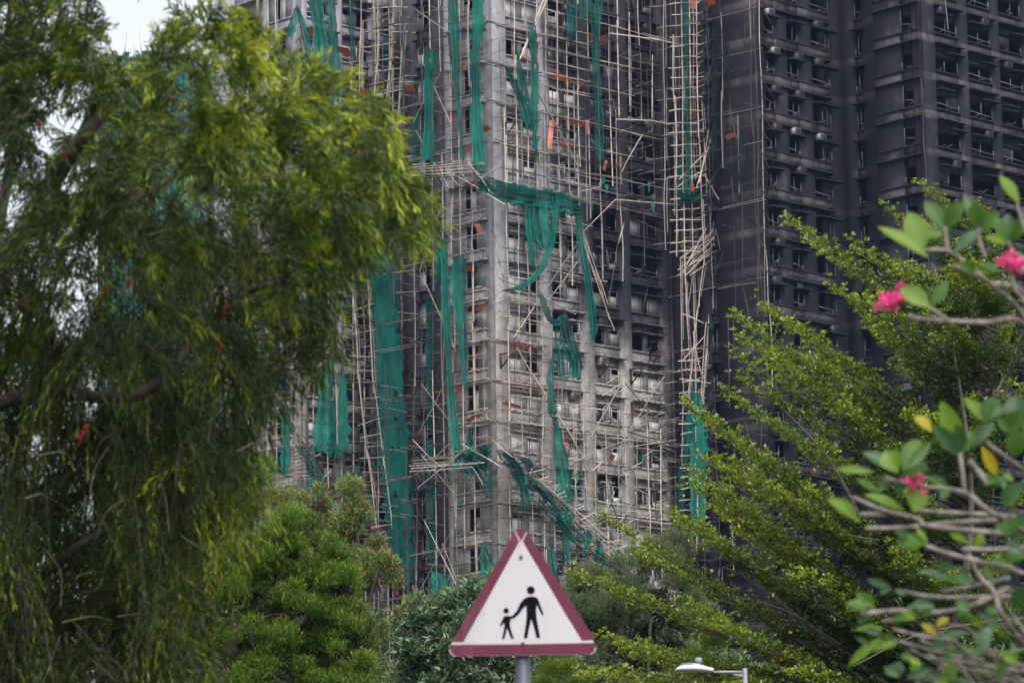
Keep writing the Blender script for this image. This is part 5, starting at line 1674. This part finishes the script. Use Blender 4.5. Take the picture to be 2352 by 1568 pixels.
# dark glossy shrubs below it
lobed_tree('dark_shrub', 'dark spiky-leaved shrub between the sign post and the street lamp', 'shrub', (1480, 1680), 70, [(1440, 1500, 40), (1480, 1460, 40), (1520, 1420, 40), (1470, 1540, 50), (1540, 1500, 44), (1420, 1560, 40), (1560, 1440, 30), (1510, 1380, 30)], m_dark, 'mango', 1300, .15, .035,
           [([(1480, 1680), (1490, 1540), (1510, 1420)], .05, .015)], M_BARK, up_bias=.5, twigs=False)
lobed_tree('light_shrub', 'fresh green low shrub at the bottom edge, right beside the sign post', 'shrub', (1290, 1680), 66, [(1270, 1545, 36), (1310, 1540, 30), (1250, 1580, 40), (1330, 1580, 40), (1640, 1480, 40), (1600, 1520, 44)], m_bright, 'needle', 3600, .09, .04,
           [([(1290, 1680), (1290, 1560)], .04, .012)], M_BARK, up_bias=.7, twigs=False)
# darker wood that closes the view at the foot of the towers
lw_ = []
rw = random.Random(4)
for k in range(60):
    lw_.append((rw.uniform(-50, 2400), rw.uniform(1400, 1600), rw.uniform(60, 100)))
lobed_tree('wood_edge', 'dark wood edge closing the view at the foot of the towers', 'wood', (1100, 1700), 120, lw_, m_dusk, 'lance', 900, .3, .1, [([(1100, 1700), (1100, 1500)], .2, .1)], M_BARK, twigs=False, dy=5)['kind'] = 'stuff'
# ------------------------------------------------------------------ ground
b = NB('ground')
p = b.pos()
f = b.smooth(b.noise(p, .35, 5, .6), .35, .65)
M_GROUND = b.done(b.bsdf(b.mix(f, (.05, .075, .025), (.10, .095, .06)), .95, .1))
g = 40
gx = np.linspace(-1500, 1500, g); gy = np.linspace(-300, 3000, g)
gv = np.stack(np.meshgrid(gx, gy), -1).reshape(-1, 2)
gv = np.concatenate([gv, np.zeros((len(gv), 1))], 1)
ix = np.arange(g * g).reshape(g, g)
gf = np.stack([ix[:-1, :-1], ix[:-1, 1:], ix[1:, 1:], ix[1:, :-1]], -1).reshape(-1, 4)
tag(obj('ground', fast_mesh('ground', gv, gf, M_GROUND)), 'grassy ground', kind='structure')

# ------------------------------------------------------------------ the warning sign
SY = 19.5
SP = SY / FOC / 1.741 / 2.306            # metres per pixel of the close view the shapes were measured in
def spt(x, y):                           # sign plane coordinates: origin at the foot of the triangle
    return ((x - 785) * SP, (1310 - y) * SP)
sc0 = at(1176 + 0, 784, SY)
foot = at((1750 + 785 / 2.306) / 1.741, (2050 + 1310 / 2.306) / 1.741, SY)
sign = tag(empty('warning_sign', (foot.x, foot.y, 0), .0), 'triangular warning sign with adult and child symbol, maroon border, on a grey post', 'road sign')
def sign_face(name, c0, dirt):
    b = NB(name)
    p = b.pos()
    st = b.noise(b.scaled(p, (9, 9, 1.6)), 1.0, 5, .6)
    sp = b.noise(p, 38, 5, .7)
    c = b.mix(b.math('MULTIPLY', b.smooth(st, .50, .72), .35), c0, dirt)
    c = b.mix(b.math('MULTIPLY', b.smooth(sp, .62, .72), .45), c, dirt)
    return b.done(b.bsdf(c, b.math('ADD', .35, b.math('MULTIPLY', st, .3)), .3))
M_SWHITE = sign_face('sign_white', (.41, .395, .43), (.27, .255, .27))
M_SRED = sign_face('sign_maroon', (.088, .010, .032), (.16, .055, .075))
M_SBLACK = simple_mat('sign_black', (.004, .003, .007), .85, .1, 6, spec=.08)
M_SEAM = simple_mat('sign_seam', (.36, .25, .30), .5, .1, 6)
M_POST = simple_mat('post_grey_blue', (.06, .066, .09), .5, .12, 8, spec=.4)
M_BOLT = simple_mat('bolt', (.10, .075, .06), .5, .3, 9)

def slab(name, poly, y0, y1, mat, parent, z0):
    """a flat plate with thickness, from a polygon in the sign plane"""
    import bmesh
    bm = bmesh.new()
    lo = [bm.verts.new((x, y0, z + z0)) for x, z in poly]
    hi = [bm.verts.new((x, y1, z + z0)) for x, z in poly]
    from mathutils.geometry import tessellate_polygon
    for tri in tessellate_polygon([[Vector((x, z, 0)) for x, z in poly]]):
        bm.faces.new([lo[i] for i in tri]); bm.faces.new([hi[i] for i in tri[::-1]])
    n = len(poly)
    for i in range(n):
        bm.faces.new((lo[i], hi[i], hi[(i + 1) % n], lo[(i + 1) % n]))
    bmesh.ops.recalc_face_normals(bm, faces=bm.faces[:])
    me = bpy.data.meshes.new(name)
    bm.to_mesh(me); bm.free()
    me.materials.append(mat)
    return obj(name, me, parent)

def rounded(corners, r, n=7):
    out = []
    m = len(corners)
    for i in range(m):
        p = Vector(corners[i]); a = (Vector(corners[i - 1]) - p).normalized(); c = (Vector(corners[(i + 1) % m]) - p).normalized()
        ang = a.angle(c); d = r / math.tan(ang / 2)
        s0, s1 = p + a * d, p + c * d
        cen = p + (a + c).normalized() * (r / math.sin(ang / 2))
        a0 = math.atan2(*(s0 - cen).yx); a1 = math.atan2(*(s1 - cen).yx)
        da = (a1 - a0 + math.pi) % (2 * math.pi) - math.pi
        for k in range(n):
            q = a0 + da * k / (n - 1)
            out.append((cen.x + r * math.cos(q), cen.y + r * math.sin(q)))
    return out
ZF = foot.z
outer = [spt(785, 58), spt(28, 1310), spt(1540, 1310)]
OUT = rounded([spt(783, 72), spt(58, 1312), spt(1510, 1312)], 62 * SP)
slab('plate', OUT, 0, .004, M_SWHITE, sign, ZF)
# maroon border: three lengths of sheeting cut short of the corners, leaving pale seams
def clip_seg(a, b_, c, d): return [spt(*a), spt(*b_), spt(*c), spt(*d)]
leftb = [spt(*q) for q in ((727, 163), (768, 252), (385, 925), (362, 960), (238, 1180), (132, 1178), (180, 1095))]
rightb = [spt(*q) for q in ((843, 163), (1426, 1128), (1446, 1178), (1335, 1182), (1185, 930), (800, 252))]
topb = [spt(*q) for q in ((734, 156), (748, 136), (785, 128), (822, 136), (836, 156), (784, 250))]
botb = [spt(*q) for q in ((112, 1204), (785, 1208), (1456, 1204), (1460, 1240), (1440, 1290), (1400, 1309), (785, 1309), (170, 1309), (128, 1286), (108, 1240))]
for pl in (leftb, rightb, topb, botb):
    slab('border', pl, -.0012, -.0001, M_SRED, sign, ZF)
def circ(cx, cy, r, n=20): return [spt(cx + r * math.cos(2 * math.pi * k / n), cy + r * math.sin(2 * math.pi * k / n)) for k in range(n)]
adult = [spt(*q) for q in ((700, 935), (738, 895), (768, 828), (806, 786), (845, 768), (868, 766), (895, 768), (925, 778), (940, 800), (958, 860), (985, 935), (978, 943), (966, 940), (938, 880), (920, 845), (914, 900), (918, 965), (934, 1060), (949, 1150), (915, 1154), (893, 1060), (868, 976), (848, 1060), (829, 1154), (795, 1154), (812, 1060), (826, 950), (824, 850), (790, 880), (755, 930), (716, 962), (684, 966))]
child = [spt(*q) for q in ((612, 953), (628, 945), (650, 943), (684, 946), (706, 940), (712, 964), (688, 968), (674, 985), (670, 1030), (684, 1090), (705, 1154), (682, 1155), (660, 1100), (644, 1056), (632, 1100), (618, 1155), (597, 1155), (610, 1090), (620, 1036), (616, 1002), (590, 1036), (576, 1034), (598, 985))]
slab('adult_symbol', adult, -.0014, -.0002, M_SBLACK, sign, ZF)
slab('adult_head', circ(868, 708, 38), -.0014, -.0002, M_SBLACK, sign, ZF)
slab('child_symbol', child, -.0026, -.0015, M_SBLACK, sign, ZF)
slab('child_head', circ(637, 896, 26), -.0014, -.0002, M_SBLACK, sign, ZF)
slab('bolt', circ(783, 400, 17, 12), -.006, -.0002, M_BOLT, sign, ZF)
slab('bolt', circ(787, 1206, 18, 12), -.007, -.0016, M_SRED, sign, ZF)
pb = Tubes(20)
pb.add([(.0, .055, 0), (0, .055, ZF * .5), (0, .055, ZF + .5)], .0385)
o = pb.build('post', M_POST, sign)
bx = Boxes()
for z in (.06, .38):
    bx.add(-.1, .1, .0045, .02, ZF + z, ZF + z + .04)
bx.build('clamp', M_POST, sign)

# ------------------------------------------------------------------ the street lamp
LY = 54.0
LP = LY / FOC / 1.741 / 4.704
def lpt(x, y): return ((x - 1790) * LP, (847 - y) * LP)
lf0 = at((2600 + 1790 / 4.704) / 1.741, (2550 + 847 / 4.704) / 1.741, LY)
lamp = tag(empty('street_lamp', (lf0.x, lf0.y, 0)), 'grey street lamp with flat white head and photocell cap, at the bottom edge', 'street lamp')
M_LHEAD = simple_mat('lamp_head_paint', (.40, .39, .42), .4, .06, 2)
M_LPOST = simple_mat('lamp_post_steel', (.20, .20, .22), .55, .2, 6, metal=.2)
M_LCAP = simple_mat('photocell_cap', (.19, .22, .26), .5, .1, 4)
M_LSLOT = simple_mat('lamp_vent', (.22, .22, .24), .6, .1, 4)
M_LENS = simple_mat('lamp_lens', (.25, .25, .26), .2, .1, 4)
# head: lofted sections along x
secs = [(460, 590, 584), (480, 588, 562), (520, 589, 528), (580, 592, 492), (640, 594, 470), (700, 596, 458), (780, 597, 455), (860, 599, 460), (940, 602, 478), (1010, 606, 500), (1080, 612, 522), (1140, 616, 540), (1180, 616, 548), (1196, 612, 552)]
hv, hf = [], []
K = 14
for i, (x, yb, yt) in enumerate(secs):
    X, zb = lpt(x, yb); _, zt = lpt(x, yt)
    half = .15 * min(1, ((i + .35) / 4) ** .6) if i < 9 else .15 * (1 - (i - 8) * .105)
    for k in range(K):
        a = math.pi * k / (K - 1)
        hv.append((X, half * math.cos(a), zb + (zt - zb) * math.sin(a) ** .75 + lf0.z))
    hv.append((X, 0, zb + lf0.z - .004))
for i in range(len(secs) - 1):
    o0, o1 = i * (K + 1), (i + 1) * (K + 1)
    for k in range(K + 1):
        k2 = (k + 1) % (K + 1)
        hf.append((o0 + k, o0 + k2, o1 + k2, o1 + k))
for o0 in (0, (len(secs) - 1) * (K + 1)):
    for k in range(1, K - 1, 2):
        hf.append((o0, o0 + k, o0 + k + 1, o0 + min(k + 2, K)))
head = obj('lamp_head', fast_mesh('lamp_head', np.array(hv), np.array(hf), M_LHEAD, smooth=True), lamp)
bx = Boxes()
for k in range(6):
    x = 612 + k * 35
    X, z = lpt(x, 476 - (k > 1) * 2)
    bx.add(X - .008, X + .008, -.125, -.105, z + lf0.z - .012, z + lf0.z + .008)
bx.build('vent', M_LSLOT, head)
X, z = lpt(1138, 590)
bx = Boxes(); bx.add(X - .012, X + .012, -.128, -.08, z + lf0.z - .022, z + lf0.z + .022); bx.build('latch', simple_mat('latch_white', (.75, .75, .75)), head)
bx = Boxes(); x0, z0_ = lpt(560, 600); x1, _ = lpt(900, 600); bx.add(x0, x1, -.1, .1, z0_ + lf0.z - .012, z0_ + lf0.z + .004); bx.build('lens', M_LENS, head)
cx, cz0 = lpt(918, 470)
tb = Tubes(18)
zz = lf0.z
hgt = [(470, 50), (456, 52), (446, 54), (440, 72), (400, 72), (375, 66), (366, 60), (358, 58), (356, 50)]
tb.add([(cx, 0, lpt(0, y)[1] + zz) for y, r in hgt], [r * LP for y, r in hgt])
tb.build('photocell', M_LCAP, lamp)
tb = Tubes(12)
tb.add([(lpt(1190, 0)[0], 0, lpt(0, 628)[1] + zz), (lpt(1480, 0)[0], 0, lpt(0, 632)[1] + zz), (lpt(1745, 0)[0], 0, lpt(0, 637)[1] + zz)], 27 * LP)
tb.build('arm', M_LPOST, lamp)
slab('bracket', [lpt(1520, 668), lpt(1745, 664), lpt(1745, 735)], -.01, .01, M_LPOST, lamp, zz)
tb = Tubes(12)
tb.add([(0, 0, 0), (0, 0, 1.2), (0, 0, 1.25), (0, 0, zz + lpt(0, 575)[1]), (0, 0, zz + lpt(0, 565)[1])], [.11, .11, .055, 45 * LP, 38 * LP])
tb.build('post', M_LPOST, lamp)

# ------------------------------------------------------------------ frangipani in front at the right
FY = 11.0
fk = FY / FOC
fbase = at(2520, 1568, FY + .6); fbase.z = 0
fr = tag(empty('frangipani_tree', fbase), 'frangipani tree with thick grey branches, big leaves and pink flowers, close at the right', 'tree')
finv = -Vector(fbase)
M_FBARK = simple_mat('frangipani_bark', (.165, .142, .128), .85, .55, 26)
def fleaf_mat(name, c0, c1, rough=.48):
    b = NB(name)
    p = b.pos()
    f_ = b.smooth(b.noise(p, 14, 4, .6), .3, .7)
    c = b.mix(f_, c0, c1)
    pb_ = b.bsdf(c, rough, .3)
    tr = b.n('ShaderNodeBsdfTranslucent'); b.set(tr.inputs['Color'], b.mix(0.5, c, (min(1, c1[0] * 1.6), min(1, c1[1] * 1.6), c1[2])))
    ms = b.n('ShaderNodeMixShader'); ms.inputs[0].default_value = .35
    b.nt.links.new(pb_, ms.inputs[1]); b.nt.links.new(tr.outputs[0], ms.inputs[2])
    return b.done(ms.outputs[0])
MF = {'g': fleaf_mat('leaf_green', (.030, .085, .012), (.055, .130, .018)), 'y': fleaf_mat('leaf_yellow', (.22, .19, .010), (.36, .27, .016)), 'l': fleaf_mat('leaf_lime', (.085, .165, .012), (.125, .205, .018)),
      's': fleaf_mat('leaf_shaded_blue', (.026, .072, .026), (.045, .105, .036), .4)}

def big_leaf(b0, tip, w, kind, y=0.0, roll=None):
    A, B = at(b0[0], b0[1], FY + y), at(tip[0], tip[1], FY + y + RW.uniform(-.05, .05))
    L = (B - A).length
    ax = (B - A).normalized()
    n0 = Vector((RW.uniform(-.3, .3), -1, RW.uniform(.1, .8))).normalized()
    side = ax.cross(n0).normalized()
    up = side.cross(ax).normalized()
    n = 9
    prof = [.10, .42, .72, .92, 1.0, .95, .78, .45, .03]
    v = []
    hw = w * fk / 2
    cv = RW.uniform(.04, .16) * L
    fold = RW.uniform(.15, .45)
    for i in range(n):
        q = i / (n - 1)
        c = A + ax * (L * q) + up * (cv * 4 * q * (1 - q) * .5)
        for j, sgn in enumerate((-1, -.5, 0, .5, 1)):
            v.append(tuple(c + side * (hw * prof[i] * sgn) + up * (hw * prof[i] * abs(sgn) * fold) + finv))
    ix = np.arange(n * 5).reshape(n, 5)
    f_ = np.stack([ix[:-1, :-1], ix[:-1, 1:], ix[1:, 1:], ix[1:, :-1]], -1).reshape(-1, 4)
    o = obj('leaf', fast_mesh('leaf', np.array(v), f_, MF[kind], smooth=True), fr)
    if kind == 'y': o['label'] = 'yellowed leaf'
    return o
FL = [((2130, 590), (2016, 521), 36, 'l'), ((2120, 578), (2088, 486), 58, 'l'), ((2172, 530), (2124, 462), 42, 'g'), ((2172, 528), (2216, 464), 42, 'g'), ((2165, 540), (2118, 548), 36, 'g'), ((2176, 530), (2190, 545), 26, 's'), ((2250, 530), (2214, 452), 34, 's'),
      ((2248, 528), (2236, 460), 44, 'g'), ((2252, 528), (2296, 486), 40, 'g'), ((2245, 530), (2196, 576), 30, 's'), ((2312, 556), (2282, 500), 40, 'g'), ((2316, 554), (2352, 500), 44, 'g'), ((2312, 552), (2316, 490), 34, 's'), ((2340, 466), (2296, 404), 34, 'l'), ((2136, 706), (2068, 660), 46, 'l'), ((2138, 704), (2176, 648), 34, 'g'),
      ((2205, 600), (2240, 626), 26, 'g'), ((2250, 604), (2290, 626), 30, 'g'), ((2318, 560), (2262, 546), 26, 'l'), ((2352, 520), (2380, 470), 44, 's'),
      ((2205, 1040), (2162, 920), 50, 'l'), ((2140, 990), (2098, 956), 32, 'y'), ((2200, 1044), (2142, 975), 38, 's'), ((2206, 1040), (2196, 972), 38, 's'), ((2210, 1040), (2234, 990), 40, 'g'), ((2215, 1030), (2284, 968), 38, 's'), ((2262, 968), (2212, 912), 32, 'l'), ((2264, 966), (2296, 914), 56, 'g'), ((2275, 960), (2300, 930), 40, 's'),
      ((2330, 975), (2336, 908), 56, 's'), ((2320, 990), (2290, 960), 30, 'g'), ((2318, 985), (2346, 945), 44, 'g'), ((2330, 980), (2334, 1048), 50, 'g'), ((2352, 1000), (2390, 960), 50, 'g'), ((2255, 1025), (2290, 1092), 28, 'y'),
      ((2066, 1086), (1980, 1038), 36, 's'), ((2062, 1084), (2034, 1034), 52, 'l'), ((2005, 1084), (1920, 1078), 22, 'l'), ((2075, 1080), (2114, 1008), 48, 'g'), ((2080, 1078), (2138, 1016), 26, 'g'), ((2110, 1100), (2104, 1052), 48, 's'), ((2070, 1090), (2116, 1092), 34, 'g'), ((2020, 1130), (1966, 1100), 24, 'g'), ((2018, 1128), (2040, 1092), 34, 'g'), ((2062, 1140), (2070, 1092), 26, 's'),
      ((1976, 1200), (1900, 1144), 36, 'l'), ((2080, 1176), (1984, 1136), 30, 'l'), ((2100, 1176), (2108, 1124), 52, 'l'), ((2320, 1230), (2312, 1190), 60, 'g'), ((2330, 1240), (2370, 1180), 60, 's'), ((2350, 1270), (2300, 1262), 42, 's'), ((2240, 1262), (2254, 1222), 26, 'l'), ((2226, 1246), (2180, 1226), 20, 'l'), ((2352, 1110), (2300, 1160), 46, 's'), ((2360, 1280), (2290, 1290), 44, 'g'),
      ((2176, 1328), (2104, 1314), 24, 's'), ((2196, 1306), (2144, 1298), 20, 's'), ((2210, 1300), (2222, 1324), 20, 's'), ((2150, 1330), (2190, 1326), 18, 'g'), ((2028, 1444), (1962, 1446), 20, 'l'), ((2026, 1456), (1984, 1444), 18, 's'), ((2026, 1462), (1948, 1528), 24, 'l'), ((2062, 1474), (2004, 1498), 18, 'l'), ((2226, 1452), (2160, 1464), 24, 's'), ((2260, 1500), (2186, 1494), 28, 'g'),
      ((2252, 1500), (2260, 1440), 36, 's'), ((2256, 1440), (2222, 1412), 20, 'l'), ((2150, 1460), (2116, 1430), 22, 'y'), ((2130, 1402), (2090, 1392), 22, 'l'), ((2250, 1480), (2276, 1440), 28, 's'), ((2310, 1540), (2290, 1508), 38, 's'), ((2262, 1546), (2240, 1510), 34, 'g'), ((2292, 1548), (2270, 1526), 28, 's'), ((2054, 1552), (2070, 1520), 34, 's'), ((2066, 1556), (2030, 1530), 24, 's'), ((2080, 1556), (2140, 1534), 26, 's'), ((2110, 1562), (2170, 1546), 28, 's'), ((2100, 1512), (2068, 1506), 24, 'g'),
      ((2196, 1512), (2164, 1510), 16, 's'), ((2140, 1370), (2112, 1388), 16, 's'), ((2180, 1418), (2150, 1440), 22, 'y'), ((2300, 1404), (2264, 1398), 22, 'g'), ((2240, 1570), (2200, 1556), 26, 's'), ((2000, 1480), (1966, 1462), 14, 's'), ((2330, 1400), (2352, 1340), 40, 's'), ((2280, 1330), (2264, 1300), 24, 'g')]
# rosettes of smaller leaves at the ends of the lower twigs
for (cx_, cy_) in [(2052, 1352), (2128, 1256), (2000, 1404), (2108, 1420), (2150, 1392), (2180, 1480), (2230, 1406), (2300, 1440), (2120, 1530), (2200, 1550), (2290, 1560), (2340, 1520), (2060, 1480), (2010, 1390), (2330, 1300), (2240, 1330), (2100, 1240), (2300, 1090), (2180, 1120)]:
    a0 = RW.uniform(2.2, 4.0)
    for q in range(RW.randint(3, 6)):
        aa = a0 + RW.uniform(-1.5, 1.5); ll = RW.uniform(34, 70)
        FL.append(((cx_ + 4 * math.cos(aa), cy_ + 4 * math.sin(aa)), (cx_ + ll * math.cos(aa), cy_ + ll * .6 * math.sin(aa) - 8), RW.uniform(16, 28), RW.choice('ggslls')))
for i, (a, b_, w, k) in enumerate(FL):
    big_leaf(a, b_, w, k, y=RW.uniform(-.3, .35))
tbm = Tubes(9)
BR = [([(2085, 724), (2110, 732), (2186, 738), (2260, 741), (2352, 744), (2440, 900)], 8), ([(2136, 706), (2160, 724), (2182, 738)], 6), ([(2184, 610), (2234, 628), (2278, 652), (2352, 672), (2430, 800)], 8.5), ([(2116, 575), (2180, 578), (2234, 619), (2278, 656), (2352, 728), (2440, 900)], 7.5),
      ([(2176, 572), (2171, 522)], 6), ([(2263, 590), (2250, 555), (2248, 526)], 5.5), ([(2312, 552), (2330, 580), (2352, 598), (2420, 700)], 7), ([(2322, 612), (2330, 660), (2352, 690), (2420, 800)], 6), ([(2335, 466), (2345, 500), (2380, 600)], 5),
      ([(2032, 1098), (2080, 1112), (2130, 1118), (2216, 1132), (2270, 1172), (2352, 1220)], 8), ([(1958, 1142), (2030, 1172), (2110, 1192), (2126, 1206), (2266, 1222), (2352, 1226)], 8), ([(1974, 1182), (2032, 1180)], 8), ([(2108, 1172), (2190, 1178), (2270, 1182), (2352, 1190)], 7.5), ([(1988, 1213), (2060, 1213), (2118, 1208), (2200, 1200), (2352, 1190)], 8), ([(2216, 1134), (2208, 1064), (2204, 1040)], 6.5),
      ([(2128, 1254), (2180, 1272), (2252, 1290), (2316, 1304), (2352, 1318)], 8), ([(2210, 1260), (2290, 1262), (2352, 1258)], 7), ([(2072, 1358), (2152, 1371), (2290, 1371), (2352, 1366)], 7.5), ([(2164, 1358), (2244, 1344), (2316, 1326)], 6.5), ([(1978, 1410), (2062, 1402), (2152, 1406), (2244, 1386), (2316, 1350)], 8), ([(1994, 1390), (2010, 1404)], 7), ([(2028, 1426), (2100, 1420)], 7),
      ([(2032, 1462), (2090, 1480), (2176, 1502), (2256, 1517)], 6), ([(2112, 1468), (2180, 1502)], 6), ([(2050, 1444), (2126, 1462), (2200, 1470)], 4.5), ([(2352, 1130), (2266, 1096), (2226, 1056)], 8), ([(2352, 1080), (2288, 1034), (2266, 1016)], 7.5), ([(2266, 1110), (2244, 1080)], 7), ([(2224, 1272), (2250, 1322), (2284, 1360), (2300, 1410), (2352, 1480)], 6.5), ([(2284, 1360), (2330, 1420), (2380, 1480)], 7)]
for q in range(24):
    x = RW.uniform(2090, 2330); y = RW.uniform(1390, 1560)
    BR.append(([(x, y), (x + RW.uniform(30, 60), y + RW.uniform(4, 26)), (x + RW.uniform(80, 140), y + RW.uniform(20, 70)), (2420, y + RW.uniform(60, 160))], RW.uniform(2.2, 4.2)))
for pl, r in BR:
    dy = RW.uniform(-.22, .3)
    pts = [at(x, y, FY + dy + .15 * (x > 2300)) for x, y in pl]
    sp = catmull(pts, 6)
    tbm.add([np.array(p + finv) for p in sp], [r * fk * .70 * (1.0 + .07 * math.sin(i * 1.3) + RW.uniform(-.09, .09) + .25 * i / len(sp)) for i in range(len(sp))])
tbm.build('branch', M_FBARK, fr)
tb = Tubes(10)
top_ = at(2430, 1250, FY + .2)
tb.add([np.array(Vector(p) + finv) for p in catmull([fbase, fbase.lerp(top_, .5) + Vector((.05, 0, 0)), top_, at(2440, 850, FY + .2), at(2420, 690, FY + .2)], 6)], list(np.linspace(.07, .012, 25)))
tb.build('trunk', M_FBARK, fr)
M_PINK2 = simple_mat('pink_petal', (.62, .045, .20), .5, .2, 30)
M_STALK = simple_mat('flower_stalk', (.16, .05, .03), .7, .2, 30)
def flower_head(x, y, w, n):
    tb_ = Tubes(5)
    for k in range(n):
        c = at(x + RW.gauss(0, w * .30), y + RW.gauss(0, w * .17), FY - .05 + RW.uniform(-.08, .08))
        fd = Vector((RW.gauss(0, .5), -1, RW.gauss(.25, .5))).normalized()
        a_ = fd.orthogonal().normalized(); b2 = fd.cross(a_)
        vv, ff = [], []
        R = RW.uniform(.011, .016)
        for p_ in range(5):
            q = 2 * math.pi * p_ / 5
            D = lambda e: a_ * math.cos(q + e) + b2 * math.sin(q + e)
            m = len(vv)
            for t_ in (c - fd * .002, c + D(-.42) * R * .6 + fd * .004, c + D(-.30) * R * 1.05 + fd * .001, c + D(.12) * R * 1.2 - fd * .002, c + D(.45) * R * .85 + fd * .005, c + D(.40) * R * .45 + fd * .004):
                vv.append(tuple(t_ - c))
            ff += [(m, m + 1, m + 2, m + 3), (m, m + 3, m + 4, m + 5)]
        obj('flower', fast_mesh('flower', np.array(vv), np.array(ff), M_PINK2), fr, loc=c + finv)
        s0 = np.array(at(x + w * .35, y + w * .62, FY) + finv); s1 = np.array(c + finv)
        if k % 2 == 0: tb_.add([s0, (s0 + s1) / 2 + np.array([.004, 0, -.004]), s1], [.0035, .0025, .0018])
    tb_.build('flower_stalk', M_STALK, fr)
flower_head(2034, 692, 46, 13); flower_head(2066, 676, 44, 13)
flower_head(2320, 602, 56, 20)
flower_head(2098, 1112, 44, 9)

# ------------------------------------------------------------------ thin smoky air
hz = NB('haze_air')
pv = hz.n('ShaderNodeVolumePrincipled')
pv.inputs['Color'].default_value = (.38, .50, 1.0, 1)
pv.inputs['Density'].default_value = 0.00007
pv.inputs['Anisotropy'].default_value = 0.0
hz.nt.links.new(pv.outputs[0], hz.out.inputs['Volume'])
bx = Boxes(); bx.add(-160, 160, -20, 380, -1, 92)
tag(bx.build('haze', hz.m), 'thin bluish smoke haze in the air', kind='stuff')
